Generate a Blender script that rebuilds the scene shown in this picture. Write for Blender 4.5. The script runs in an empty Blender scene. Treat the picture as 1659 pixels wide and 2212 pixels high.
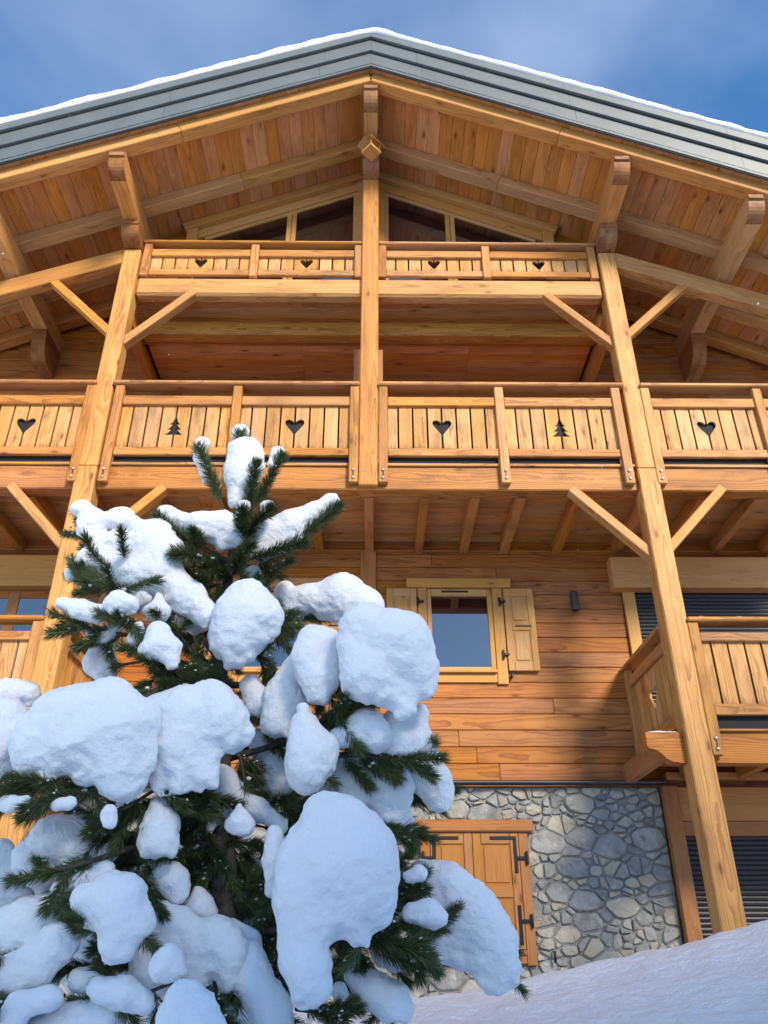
import bpy, bmesh, math, random
import numpy as np
from mathutils import Matrix, Vector, noise as mnoise

random.seed(7)
rng = np.random.default_rng(11)
SC = bpy.context.scene
COL = SC.collection

# ------------------------------------------------------------------ camera
FPX, TH, YAW, ROLL, CX = 1738.6, math.radians(29.1), math.radians(.69), math.radians(-.12), .08
_f = Vector((math.sin(YAW)*math.cos(TH), math.cos(YAW)*math.cos(TH), math.sin(TH)))
_r0 = Vector((math.cos(YAW), -math.sin(YAW), 0)); _u0 = _r0.cross(_f)
_r = _r0*math.cos(ROLL) + _u0*math.sin(ROLL); _u = _u0*math.cos(ROLL) - _r0*math.sin(ROLL)
CAMP = Vector((CX, 0, 0))
cam = bpy.data.cameras.new('camera'); camo = bpy.data.objects.new('camera', cam); COL.objects.link(camo)
cam.sensor_fit = 'AUTO'; cam.sensor_width = 36; cam.lens = 36*FPX/2212
cam.clip_start = .05; cam.clip_end = 2000
camo.matrix_world = Matrix(((_r.x, _u.x, -_f.x, CX), (_r.y, _u.y, -_f.y, 0), (_r.z, _u.z, -_f.z, 0), (0, 0, 0, 1)))
SC.camera = camo

# ------------------------------------------------------------------ sky, sun, exposure
SUN_EL, SUN_AZ = 30, 27          # degrees; azimuth measured to the right of the facade normal, behind the camera
sdir = Vector((math.sin(math.radians(SUN_AZ))*math.cos(math.radians(SUN_EL)),
               -math.cos(math.radians(SUN_AZ))*math.cos(math.radians(SUN_EL)), math.sin(math.radians(SUN_EL))))
world = bpy.data.worlds.new('World'); SC.world = world; world.use_nodes = True
wn, wl = world.node_tree.nodes, world.node_tree.links
wn.clear()
wo = wn.new('ShaderNodeOutputWorld'); bg = wn.new('ShaderNodeBackground'); bg.inputs[1].default_value = .094
sky = wn.new('ShaderNodeTexSky'); sky.sky_type = 'NISHITA'; sky.sun_disc = False
sky.sun_elevation = math.radians(SUN_EL); sky.sun_rotation = math.atan2(sdir.x, sdir.y)
sky.altitude = 800; sky.air_density = 1.0; sky.dust_density = .3; sky.ozone_density = 4.0
# thin wisps of cloud all over the sky
tc = wn.new('ShaderNodeTexCoord'); mp = wn.new('ShaderNodeMapping')
mp.inputs['Scale'].default_value = (1.0, 1.0, 1.4); mp.inputs['Rotation'].default_value = (.3, .2, .5)
n1 = wn.new('ShaderNodeTexNoise'); n1.inputs['Scale'].default_value = 2.6; n1.inputs['Detail'].default_value = 7; n1.inputs['Roughness'].default_value = .52
n1.inputs['Distortion'].default_value = .25
cr = wn.new('ShaderNodeValToRGB'); cr.color_ramp.elements[0].position = .36; cr.color_ramp.elements[1].position = .72
cr.color_ramp.elements[0].color = (.04, .04, .04, 1); cr.color_ramp.elements[1].color = (.30, .30, .30, 1)
mx = wn.new('ShaderNodeMix'); mx.data_type = 'RGBA'; mx.inputs[7].default_value = (3.3, 4.2, 6.0, 1)
wl.new(tc.outputs['Generated'], mp.inputs[0]); wl.new(mp.outputs[0], n1.inputs[0]); wl.new(n1.outputs[0], cr.inputs[0])
wl.new(cr.outputs[0], mx.inputs[0]); hs = wn.new('ShaderNodeHueSaturation'); hs.inputs['Saturation'].default_value = 1.28; hs.inputs['Value'].default_value = 1.0
wl.new(sky.outputs[0], hs.inputs['Color']); wl.new(hs.outputs[0], mx.inputs[6]); wl.new(mx.outputs[2], bg.inputs[0]); wl.new(bg.outputs[0], wo.inputs[0])
sl = bpy.data.lights.new('sun', 'SUN'); sl.energy = 1.8; sl.angle = math.radians(15); sl.color = (1, .93, .83)
so = bpy.data.objects.new('sun', sl); COL.objects.link(so); so.location = sdir*60
so.rotation_euler = sdir.to_track_quat('Z', 'Y').to_euler()
SC.view_settings.view_transform = 'Standard'; SC.view_settings.look = 'None'
SC.view_settings.exposure = 1.62; SC.view_settings.gamma = 1; SC.view_settings.use_curve_mapping = False
SC.view_settings.use_white_balance = True; SC.view_settings.white_balance_temperature = 7500; SC.view_settings.white_balance_tint = 10   # camera balanced for the open shade

SC.cycles.use_denoising = True; SC.cycles.max_bounces = 6; SC.cycles.diffuse_bounces = 3; SC.cycles.glossy_bounces = 2
SC.cycles.transmission_bounces = 2; SC.cycles.caustics_reflective = False; SC.cycles.caustics_refractive = False
# ------------------------------------------------------------------ helpers
def at(x, y, Y):
    """world point at distance Y on the line of sight through a photo position (1659 x 2212 grid)"""
    d = _f + _r*((x-829.5)/FPX) + _u*((1106-y)/FPX)
    return CAMP + d*(Y/d.y)
def zat(y, Y, x=830): return at(x, y, Y).z
def mpp(P):            # metres per grid pixel at a point
    return (P-CAMP).dot(_f)/FPX

WM = {}
def link(o, parent=None, M=None):
    COL.objects.link(o)
    M = M if M is not None else Matrix.Identity(4)
    o.matrix_basis = M; WM[o] = M
    if parent is not None:
        o.parent = parent; o.matrix_parent_inverse = WM[parent].inverted()
    return o
def tag(o, label=None, cat=None, group=None, kind=None):
    for k, v in (('label', label), ('category', cat), ('group', group), ('kind', kind)):
        if v: o[k] = v
    return o
def empty(name, loc=(0, 0, 0), parent=None):
    o = bpy.data.objects.new(name, None); o.empty_display_size = .2
    return link(o, parent, Matrix.Translation(Vector(loc)))
def mesh(name, vs, fs, mat, parent=None, M=None, smooth=False):
    me = bpy.data.meshes.new(name); me.from_pydata([tuple(v) for v in vs], [], fs)
    if mat: me.materials.append(mat)
    if smooth: me.polygons.foreach_set('use_smooth', [True]*len(me.polygons))
    me.update()
    return link(bpy.data.objects.new(name, me), parent, M)
def inst(name, me, parent=None, M=None):
    return link(bpy.data.objects.new(name, me), parent, M)

def cbox(lx, ly, lz, c=.006):
    """chamfered box centred on the origin"""
    vs, idx = [], {}
    for sx in (-1, 1):
        for sy in (-1, 1):
            for sz in (-1, 1):
                for a in range(3):
                    p = [sx*(lx/2-c), sy*(ly/2-c), sz*(lz/2-c)]
                    p[a] = (sx*lx/2, sy*ly/2, sz*lz/2)[a]
                    idx[sx, sy, sz, a] = len(vs); vs.append(tuple(p))
    fs = []
    for a in range(3):
        b, d = (a+1) % 3, (a+2) % 3
        for s in (-1, 1):
            q = []
            for (sb, sd) in ((-1, -1), (1, -1), (1, 1), (-1, 1)):
                k = [0, 0, 0]; k[a] = s; k[b] = sb; k[d] = sd; q.append(idx[k[0], k[1], k[2], a])
            fs.append(q if s > 0 else q[::-1])
        for sb in (-1, 1):
            for sd in (-1, 1):
                k0 = [0, 0, 0]; k0[a] = -1; k0[b] = sb; k0[d] = sd; k1 = list(k0); k1[a] = 1
                q = [idx[(*k0, b)], idx[(*k1, b)], idx[(*k1, d)], idx[(*k0, d)]]
                fs.append(q if sb*sd > 0 else q[::-1])
    for sx in (-1, 1):
        for sy in (-1, 1):
            for sz in (-1, 1):
                q = [idx[sx, sy, sz, a] for a in range(3)]
                fs.append(q if sx*sy*sz > 0 else q[::-1])
    return vs, fs

def frame(p0, p1, up=(0, 0, 1)):
    """matrix with local X from p0 to p1, local Z close to up, origin midway"""
    p0, p1 = Vector(p0), Vector(p1)
    X = (p1-p0).normalized(); Y = Vector(up).cross(X).normalized(); Z = X.cross(Y)
    o = (p0+p1)/2
    return Matrix(((X.x, Y.x, Z.x, o.x), (X.y, Y.y, Z.y, o.y), (X.z, Y.z, Z.z, o.z), (0, 0, 0, 1)))
def beam(name, p0, p1, w, h, mat, parent=None, up=(0, 0, 1), c=.006):
    L = (Vector(p1)-Vector(p0)).length
    vs, fs = cbox(L, w, h, min(c, w*.3, h*.3))
    return mesh(name, vs, fs, mat, parent, frame(p0, p1, up))
def box(name, x0, x1, y0, y1, z0, z1, mat, parent=None, axis='x', c=.004):
    cx, cy, cz = (x0+x1)/2, (y0+y1)/2, (z0+z1)/2
    if axis == 'x': return beam(name, (x0, cy, cz), (x1, cy, cz), y1-y0, z1-z0, mat, parent, (0, 0, 1), c)
    if axis == 'y': return beam(name, (cx, y0, cz), (cx, y1, cz), x1-x0, z1-z0, mat, parent, (0, 0, 1), c)
    return beam(name, (cx, cy, z0), (cx, cy, z1), x1-x0, y1-y0, mat, parent, (0, 1, 0), c)
def prism(name, poly, t, mat, parent, M, c=0):
    """polygon in local (x, y), extruded -t/2..t/2 along local z"""
    n = len(poly)
    vs = [(x, y, -t/2) for x, y in poly] + [(x, y, t/2) for x, y in poly]
    fs = [list(range(n))[::-1], list(range(n, 2*n))] + [[i, (i+1) % n, n+(i+1) % n, n+i] for i in range(n)]
    bm = bmesh.new(); bvs = [bm.verts.new(v) for v in vs]
    for f in fs: bm.faces.new([bvs[i] for i in f])
    bmesh.ops.recalc_face_normals(bm, faces=bm.faces)
    big = [f for f in bm.faces if len(f.verts) > 4]
    if big: bmesh.ops.triangulate(bm, faces=big)
    me = bpy.data.meshes.new(name); bm.to_mesh(me); bm.free(); me.materials.append(mat)
    return inst(name, me, parent, M)
def lathe(name, prof, n, mat, parent, M, smooth=True):
    """profile [(r, x)] turned about local X"""
    vs, fs = [], []
    for r, x in prof:
        for k in range(n):
            a = 2*math.pi*k/n; vs.append((x, r*math.cos(a), r*math.sin(a)))
    for i in range(len(prof)-1):
        for k in range(n):
            fs.append([i*n+k, i*n+(k+1) % n, (i+1)*n+(k+1) % n, (i+1)*n+k])
    fs.append(list(range(n))[::-1]); fs.append([(len(prof)-1)*n+k for k in range(n)])
    o = mesh(name, vs, fs, mat, parent, M)
    if smooth:
        for p in o.data.polygons: p.use_smooth = len(p.vertices) == 4
    return o

# ------------------------------------------------------------------ materials
def nodes(name):
    m = bpy.data.materials.new(name); m.use_nodes = True
    nt = m.node_tree; b = nt.nodes['Principled BSDF']
    return m, nt, nt.nodes, nt.links, b
def math_node(N, L, op, a, b=None, clamp=False):
    n = N.new('ShaderNodeMath'); n.operation = op; n.use_clamp = clamp
    for i, v in enumerate((a, b)):
        if v is None: continue
        if isinstance(v, (int, float)): n.inputs[i].default_value = v
        else: L.new(v, n.inputs[i])
    return n.outputs[0]
def mixc(N, L, fac, a, b, mode='MIX'):
    n = N.new('ShaderNodeMix'); n.data_type = 'RGBA'; n.blend_type = mode
    if isinstance(fac, (int, float)): n.inputs[0].default_value = fac
    else: L.new(fac, n.inputs[0])
    for i, v in ((6, a), (7, b)):
        if isinstance(v, tuple): n.inputs[i].default_value = (*v, 1)
        else: L.new(v, n.inputs[i])
    return n.outputs[2]
def ramp(N, L, fac, *stops):
    n = N.new('ShaderNodeValToRGB'); e = n.color_ramp.elements
    while len(e) < len(stops): e.new(.5)
    for k, (p, c) in zip(e, stops):
        k.position = p; k.color = (c, c, c, 1) if isinstance(c, (int, float)) else (*c, 1)
    L.new(fac, n.inputs[0]); return n.outputs[0]

def wood(name, light, dark, stain=(.10, .035, .012), stain_amt=.35, rings=26, vary=.25, rough=.55, knots=.8, grain=.55, foot=0, warp=.16):
    """solid larch or spruce: rings about the piece's own length, knots, streaks; every piece differs"""
    m, nt, N, L, b = nodes(name)
    tcn = N.new('ShaderNodeTexCoord'); oi = N.new('ShaderNodeObjectInfo')
    rnd = oi.outputs['Random']
    off = N.new('ShaderNodeCombineXYZ')
    L.new(math_node(N, L, 'MULTIPLY', rnd, 57.3), off.inputs[0])
    L.new(math_node(N, L, 'MULTIPLY', math_node(N, L, 'FRACT', math_node(N, L, 'MULTIPLY', rnd, 91.7)), 3.1), off.inputs[1])
    L.new(math_node(N, L, 'MULTIPLY', math_node(N, L, 'FRACT', math_node(N, L, 'MULTIPLY', rnd, 37.9)), 3.7), off.inputs[2])
    add = N.new('ShaderNodeVectorMath'); add.operation = 'ADD'; L.new(tcn.outputs['Object'], add.inputs[0]); L.new(off.outputs[0], add.inputs[1])
    P = add.outputs[0]
    def scaled(v, s):
        n = N.new('ShaderNodeVectorMath'); n.operation = 'MULTIPLY'; L.new(v, n.inputs[0]); n.inputs[1].default_value = s; return n.outputs[0]
    def noise(v, sc, det=3, rg=.5):
        n = N.new('ShaderNodeTexNoise'); L.new(v, n.inputs[0]); n.inputs['Scale'].default_value = sc
        n.inputs['Detail'].default_value = det; n.inputs['Roughness'].default_value = rg; return n.outputs[0]
    # ring solid: warp the cross-section slowly along the length, centre the pith off the piece
    wrp = N.new('ShaderNodeTexNoise'); L.new(scaled(P, (1.1, 3.5, 3.5)), wrp.inputs[0]); wrp.inputs['Scale'].default_value = 1.0; wrp.inputs['Detail'].default_value = 2
    ws = N.new('ShaderNodeVectorMath'); ws.operation = 'MULTIPLY_ADD'; L.new(wrp.outputs['Color'], ws.inputs[0]); ws.inputs[1].default_value = (0, warp, warp); 
    base = N.new('ShaderNodeVectorMath'); base.operation = 'ADD'; L.new(tcn.outputs['Object'], base.inputs[0])
    off2 = N.new('ShaderNodeCombineXYZ')
    L.new(math_node(N, L, 'SUBTRACT', math_node(N, L, 'MULTIPLY', math_node(N, L, 'FRACT', math_node(N, L, 'MULTIPLY', rnd, 13.7)), .16), .16), off2.inputs[1])
    L.new(math_node(N, L, 'SUBTRACT', math_node(N, L, 'MULTIPLY', math_node(N, L, 'FRACT', math_node(N, L, 'MULTIPLY', rnd, 71.1)), .14), .15), off2.inputs[2])
    L.new(off2.outputs[0], base.inputs[1]); L.new(base.outputs[0], ws.inputs[2])
    wv = N.new('ShaderNodeTexWave'); wv.wave_type = 'RINGS'; wv.rings_direction = 'X'; wv.wave_profile = 'SAW'
    L.new(ws.outputs[0], wv.inputs[0]); wv.inputs['Scale'].default_value = rings; wv.inputs['Distortion'].default_value = 1.2
    wv.inputs['Detail'].default_value = 2; wv.inputs['Detail Scale'].default_value = 1.5
    ring = ramp(N, L, wv.outputs['Fac'], (0, 0), (.55, .25), (.92, 1), (1, 0))
    fib = noise(scaled(P, (2.2, 110, 110)), 1, 3, .6)
    streak = noise(scaled(P, (.7, 9, 9)), 1, 4, .6)
    g = math_node(N, L, 'ADD', math_node(N, L, 'MULTIPLY', ring, grain), math_node(N, L, 'MULTIPLY', math_node(N, L, 'SUBTRACT', fib, .5), .95))
    g = math_node(N, L, 'ADD', g, math_node(N, L, 'MULTIPLY', math_node(N, L, 'SUBTRACT', streak, .45), 1.35), True)
    colr = mixc(N, L, g, light, dark)
    # per-piece tone
    hv = N.new('ShaderNodeHueSaturation'); L.new(colr, hv.inputs['Color'])
    L.new(math_node(N, L, 'ADD', math_node(N, L, 'MULTIPLY', math_node(N, L, 'FRACT', math_node(N, L, 'MULTIPLY', rnd, 23.3)), 2*vary), 1-vary), hv.inputs['Value'])
    L.new(math_node(N, L, 'ADD', math_node(N, L, 'MULTIPLY', math_node(N, L, 'FRACT', math_node(N, L, 'MULTIPLY', rnd, 47.1)), .008), .496), hv.inputs['Hue'])
    L.new(math_node(N, L, 'ADD', math_node(N, L, 'MULTIPLY', math_node(N, L, 'FRACT', math_node(N, L, 'MULTIPLY', rnd, 11.9)), .14), .93), hv.inputs['Saturation'])
    colr = hv.outputs[0]
    # stain blotches
    st = ramp(N, L, noise(scaled(P, (1.5, 5, 5)), 1.1, 5, .65), (.50, 0), (.72, 1))
    colr = mixc(N, L, math_node(N, L, 'MULTIPLY', st, stain_amt), colr, stain)
    if foot:      # water marks that climb from the lower end of a board
        sx_ = N.new('ShaderNodeSeparateXYZ'); L.new(tcn.outputs['Object'], sx_.inputs[0])
        wet = math_node(N, L, 'ADD', math_node(N, L, 'MULTIPLY', sx_.outputs[0], -3.2), math_node(N, L, 'MULTIPLY', noise(scaled(P, (2.0, 26, 26)), 1, 4, .65), 1.15))
        colr = mixc(N, L, math_node(N, L, 'MULTIPLY', ramp(N, L, wet, (.30, 0), (.62, 1)), foot), colr, (.16, .062, .022))
    # knots
    vo = N.new('ShaderNodeTexVoronoi'); vo.inputs['Scale'].default_value = 1; vo.inputs['Randomness'].default_value = .9
    L.new(scaled(P, (2.0, 5.4, 5.4)), vo.inputs[0])
    kn = ramp(N, L, vo.outputs['Distance'], (.0, 1), (.07, .9), (.11, .3), (.24, 0))
    colr = mixc(N, L, math_node(N, L, 'MULTIPLY', kn, knots), colr, (dark[0]*.45, dark[1]*.33, dark[2]*.3))
    # drying checks
    ck = ramp(N, L, noise(scaled(P, (.9, 38, 38)), 1, 2, .5), (.24, 1), (.285, 0))
    colr = mixc(N, L, math_node(N, L, 'MULTIPLY', ck, .6), colr, (dark[0]*.3, dark[1]*.25, dark[2]*.2))
    L.new(colr, b.inputs['Base Color'])
    b.inputs['Roughness'].default_value = rough; b.inputs['Specular IOR Level'].default_value = .3
    bp = N.new('ShaderNodeBump'); bp.inputs['Strength'].default_value = .35; bp.inputs['Distance'].default_value = .004
    hgt = math_node(N, L, 'SUBTRACT', math_node(N, L, 'MULTIPLY', fib, .6), math_node(N, L, 'ADD', math_node(N, L, 'MULTIPLY', g, .5), ck))
    L.new(hgt, bp.inputs['Height']); L.new(bp.outputs[0], b.inputs['Normal'])
    return m

M_POST = wood('larch_timber', (.62, .300, .098), (.33, .122, .031), stain_amt=.34, rings=22, vary=.09, warp=.085, grain=.7)
M_RAIL = wood('larch_rail', (.58, .262, .080), (.25, .082, .020), stain_amt=.5, rings=24, vary=.13, warp=.085, grain=.7)
M_SLAT = wood('larch_slat', (.66, .345, .122), (.34, .128, .034), stain_amt=.6, rings=26, vary=.12, foot=.7, warp=.085, grain=.7)
M_BEAM = wood('stained_beam', (.50, .20, .048), (.22, .066, .014), stain=(.11, .03, .01), stain_amt=.55, rings=18, vary=.08, warp=.085, grain=.7)
M_SOFF = wood('soffit_board', (.66, .285, .086), (.43, .152, .040), stain=(.20, .066, .022), stain_amt=.5, rings=14, vary=.13, knots=.95)
M_RAFT = wood('rafter_timber', (.62, .315, .115), (.40, .170, .052), stain_amt=.25, rings=18, vary=.08, warp=.085, grain=.7)
M_WALL = wood('wall_plank', (.46, .172, .040), (.25, .068, .014), stain=(.16, .045, .012), stain_amt=.6, rings=9, vary=.09, grain=.8)
M_JOIST = wood('joist_timber', (.50, .205, .057), (.30, .095, .024), stain_amt=.5, rings=22, vary=.1)
M_DECK = wood('deck_board', (.56, .26, .088), (.34, .122, .036), stain=(.10, .032, .012), stain_amt=.5, rings=20, vary=.12, knots=1)
M_PINE = wood('pale_pine', (.60, .31, .105), (.42, .19, .053), stain=(.30, .15, .05), stain_amt=.15, rings=18, vary=.05)
M_RED = wood('red_larch', (.42, .165, .054), (.27, .085, .024), stain_amt=.2, rings=20, vary=.05)
M_SHUT = wood('shutter_larch', (.43, .19, .055), (.30, .11, .028), stain_amt=.15, rings=18, vary=.05)
M_END = wood('weathered_end', (.38, .17, .062), (.16, .055, .02), stain=(.07, .022, .012), stain_amt=.75, rings=34, vary=.1, grain=.8)

def plain(name, col, rough=.5, metal=0, spec=.5, var=0, bump=0, bs=40):
    m, nt, N, L, b = nodes(name)
    b.inputs['Base Color'].default_value = (*col, 1); b.inputs['Roughness'].default_value = rough
    b.inputs['Metallic'].default_value = metal; b.inputs['Specular IOR Level'].default_value = spec
    if var or bump:
        tcn = N.new('ShaderNodeTexCoord'); n = N.new('ShaderNodeTexNoise'); L.new(tcn.outputs['Object'], n.inputs[0])
        n.inputs['Scale'].default_value = bs; n.inputs['Detail'].default_value = 5
        f = ramp(N, L, n.outputs[0], (.3, 0), (.7, 1))
        L.new(mixc(N, L, f, tuple(c*(1-var) for c in col), tuple(min(1, c*(1+var)) for c in col)), b.inputs['Base Color'])
        if bump:
            bp = N.new('ShaderNodeBump'); bp.inputs['Strength'].default_value = bump; bp.inputs['Distance'].default_value = .01
            L.new(n.outputs[0], bp.inputs['Height']); L.new(bp.outputs[0], b.inputs['Normal'])
    return m
M_METAL = plain('grey_sheet_metal', (.130, .148, .150), .42, .15, .5, .08, .05, 3)
M_DARKM = plain('dark_gap', (.012, .016, .018), .6)
M_BLACK = plain('black_iron', (.012, .012, .014), .38, .3)
M_SHUTTER = plain('anthracite_slat', (.030, .032, .040), .42, .2, .5, .1)
M_BOLT = plain('galvanised_bolt', (.55, .56, .57), .35, .9)
M_SCREEN = plain('black_mesh_shade', (.008, .008, .009), .8)
M_LAMP = plain('lamp_grey', (.045, .047, .052), .45, .2)
M_MORTAR = plain('mortar', (.25, .247, .235), .9, 0, .2, .25, .5, 30)
M_LEAD = plain('flashing', (.10, .11, .12), .4, .5)
M_BLACKIN = plain('dark_interior', (.012, .010, .010), .9)

def glass():
    m, nt, N, L, b = nodes('window_glass')
    b.inputs['Base Color'].default_value = (.006, .007, .009, 1); b.inputs['Roughness'].default_value = .02
    b.inputs['IOR'].default_value = 2.7
    return m
M_GLASS = glass()

def snow(name, bump=.35, sc=1.0):
    m, nt, N, L, b = nodes(name)
    b.inputs['Base Color'].default_value = (.83, .845, .87, 1); b.inputs['Roughness'].default_value = .62
    b.inputs['Specular IOR Level'].default_value = .25
    b.inputs['Subsurface Weight'].default_value = .35; b.inputs['Subsurface Radius'].default_value = (.03, .035, .045)
    b.inputs['Subsurface Scale'].default_value = .6
    tcn = N.new('ShaderNodeTexCoord')
    a = N.new('ShaderNodeTexNoise'); a.inputs['Scale'].default_value = 22*sc; a.inputs['Detail'].default_value = 4
    c = N.new('ShaderNodeTexNoise'); c.inputs['Scale'].default_value = 95*sc; c.inputs['Detail'].default_value = 3
    L.new(tcn.outputs['Object'], a.inputs[0]); L.new(tcn.outputs['Object'], c.inputs[0])
    h = math_node(N, L, 'ADD', a.outputs[0], math_node(N, L, 'MULTIPLY', c.outputs[0], .45))
    bp = N.new('ShaderNodeBump'); bp.inputs['Strength'].default_value = bump; bp.inputs['Distance'].default_value = .03/sc
    L.new(h, bp.inputs['Height']); L.new(bp.outputs[0], b.inputs['Normal'])
    return m
M_SNOW = snow('fresh_snow', .4); M_GSNOW = snow('ground_snow', .5, .6)

def stone_mat():
    m, nt, N, L, b = nodes('rubble_stone')
    tcn = N.new('ShaderNodeTexCoord'); oi = N.new('ShaderNodeObjectInfo'); rnd = oi.outputs['Random']
    n = N.new('ShaderNodeTexNoise'); n.noise_dimensions = '4D'; n.inputs['Scale'].default_value = 9; n.inputs['Detail'].default_value = 7; n.inputs['Roughness'].default_value = .62
    L.new(tcn.outputs['Object'], n.inputs[0]); L.new(math_node(N, L, 'MULTIPLY', rnd, 60), n.inputs['W'])
    n2 = N.new('ShaderNodeTexNoise'); n2.noise_dimensions = '4D'; n2.inputs['Scale'].default_value = 5; n2.inputs['Detail'].default_value = 5; n2.inputs['Distortion'].default_value = 2.5
    L.new(tcn.outputs['Object'], n2.inputs[0]); L.new(math_node(N, L, 'MULTIPLY', rnd, 31), n2.inputs['W'])
    tone = ramp(N, L, rnd, (0, (.12, .122, .125)), (.18, (.25, .25, .24)), (.34, (.15, .153, .155)), (.50, (.34, .315, .25)), (.62, (.20, .203, .20)), (.76, (.13, .133, .138)), (.88, (.42, .35, .23)), (1, (.27, .268, .255)))
    f = ramp(N, L, n.outputs[0], (.3, 0), (.72, 1))
    c = mixc(N, L, f, tone, (.60, .60, .57)); 
    c2 = mixc(N, L, .5, tone, c)
    vein = ramp(N, L, n2.outputs[0], (.62, 0), (.70, 1))
    c3 = mixc(N, L, math_node(N, L, 'MULTIPLY', vein, .45), c2, (.62, .62, .59))
    dk = ramp(N, L, n2.outputs[0], (.30, 1), (.40, 0))
    c4 = mixc(N, L, math_node(N, L, 'MULTIPLY', dk, .55), c3, (.065, .066, .07))
    L.new(c4, b.inputs['Base Color']); b.inputs['Roughness'].default_value = .8; b.inputs['Specular IOR Level'].default_value = .3
    bp = N.new('ShaderNodeBump'); bp.inputs['Strength'].default_value = 1; bp.inputs['Distance'].default_value = .03
    L.new(n.outputs[0], bp.inputs['Height']); L.new(bp.outputs[0], b.inputs['Normal'])
    return m
M_STONE = stone_mat()
def needle_mat():
    m, nt, N, L, b = nodes('pine_needles')
    oi = N.new('ShaderNodeObjectInfo'); at_ = N.new('ShaderNodeAttribute'); at_.attribute_name = 'tone'; 
    g = ramp(N, L, at_.outputs['Fac'], (0, (.032, .055, .020)), (.6, (.105, .14, .046)), (1, (.24, .235, .085)))
    L.new(g, b.inputs['Base Color']); b.inputs['Roughness'].default_value = .45; b.inputs['Specular IOR Level'].default_value = .4
    return m
M_NEEDLE = needle_mat()
M_BARK = plain('pine_bark', (.085, .068, .056), .9, 0, .2, .5, 1.0, 28)

# ================================================================== ground
_cr = [at(x, y, 6.4) for x, y in ((300, 2200), (600, 2185), (890, 2152), (1000, 2140), (1140, 2112), (1300, 2086), (1480, 2046), (1600, 2012), (1659, 1991), (1900, 1930))]
_cx = [p.x for p in _cr]; _cz = [p.z for p in _cr]
_sh = math.hypot(sdir.x, sdir.y); TYH, SHADE_HILL = 3.85, 2.05
def gz(X, Y):
    """height of the snow: a bank in front of the house that climbs to the right"""
    crest = float(np.interp(X, _cx, _cz))
    if Y < 6.4:
        t = max(0, min(1, (Y-.8)/5.6)); s = 1-(1-t)**1.35
        z = -1.65 + (crest+1.65)*s
    else:
        t = min(1, (Y-6.4)/1.6); z = crest - .22*t*t*(3-2*t)
    # unseen rise added behind the camera, on the sun's side, to shade the garden
    d = X*sdir.x/_sh + (Y-TYH)*sdir.y/_sh
    if d > 8:
        e = min(1, (d-8)/7.0); e = e*e*(3-2*e)
        l = (X*-sdir.y + (Y-TYH)*sdir.x)/_sh; g = max(0, min(1, (8.5-abs(l-1.5))/3.5)); e *= g*g*(3-2*g)
        z = z + (SHADE_HILL + math.tan(math.radians(SUN_EL))*15.0 - z)*e + e*.3*mnoise.noise((X*.25, Y*.25, 9.1))
    return z + .035*mnoise.noise((X*.9, Y*.9, 3.3)) + .02*mnoise.noise((X*3, Y*2.2, 1.3)) + (.012*mnoise.noise((X*8, Y*4.0, 5.3)) + .009*mnoise.noise((X*5+Y*14, Y*12-X*3, 2.2)) + .005*mnoise.noise((X*19, Y*26, 7.7)) if Y > .3 else 0)
def build_ground():
    def axis(lo, hi, d, far):
        a = list(np.arange(lo, hi+1e-6, d)); s = d
        while a[-1] < far: s *= 1.22; a.append(a[-1]+s)
        s = d
        while a[0] > -far: s *= 1.22; a.insert(0, a[0]-s)
        return a
    xs, ys = axis(-4, 5.2, .04, 400), axis(1.2, 8.0, .03, 400)
    vs = [(x, y, gz(x, min(9.6, y))) for y in ys for x in xs]
    nx = len(xs)
    fs = [[j*nx+i, j*nx+i+1, (j+1)*nx+i+1, (j+1)*nx+i] for j in range(len(ys)-1) for i in range(nx-1)]
    o = mesh('snow_ground', vs, fs, M_GSNOW, smooth=True); tag(o, kind='structure')
build_ground()
# ================================================================== chalet
W, G, P, S = 8.87, 7.85, 7.30, .45        # wall face, gable face, post face, roof slope
RIDGE = 9.95                              # underside of the soffit at the ridge
chalet = empty('chalet', (0, 9, -.6))
tag(chalet, 'large golden timber chalet with gabled roof, three balconies and a stone ground floor', 'chalet')
XH, YB = 6.2, 17.0                        # half width of the body, back wall
def sof(x): return RIDGE - S*abs(x)

# ---- body that closes the house behind the cladding
def body():
    vs = [(-XH, W+.06, -1.5), (XH, W+.06, -1.5), (XH, W+.06, sof(XH)-.02), (0, W+.06, RIDGE-.02), (-XH, W+.06, sof(XH)-.02)]
    n = len(vs); vs = vs + [(x, YB, z) for x, y, z in vs]
    fs = [[0, 1, 2, 3, 4], [9, 8, 7, 6, 5]] + [[i, n+i, n+(i+1) % n, (i+1) % n] for i in range(n)]
    return mesh('wall_core', vs, fs, M_WALL, chalet)
core = body()

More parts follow.
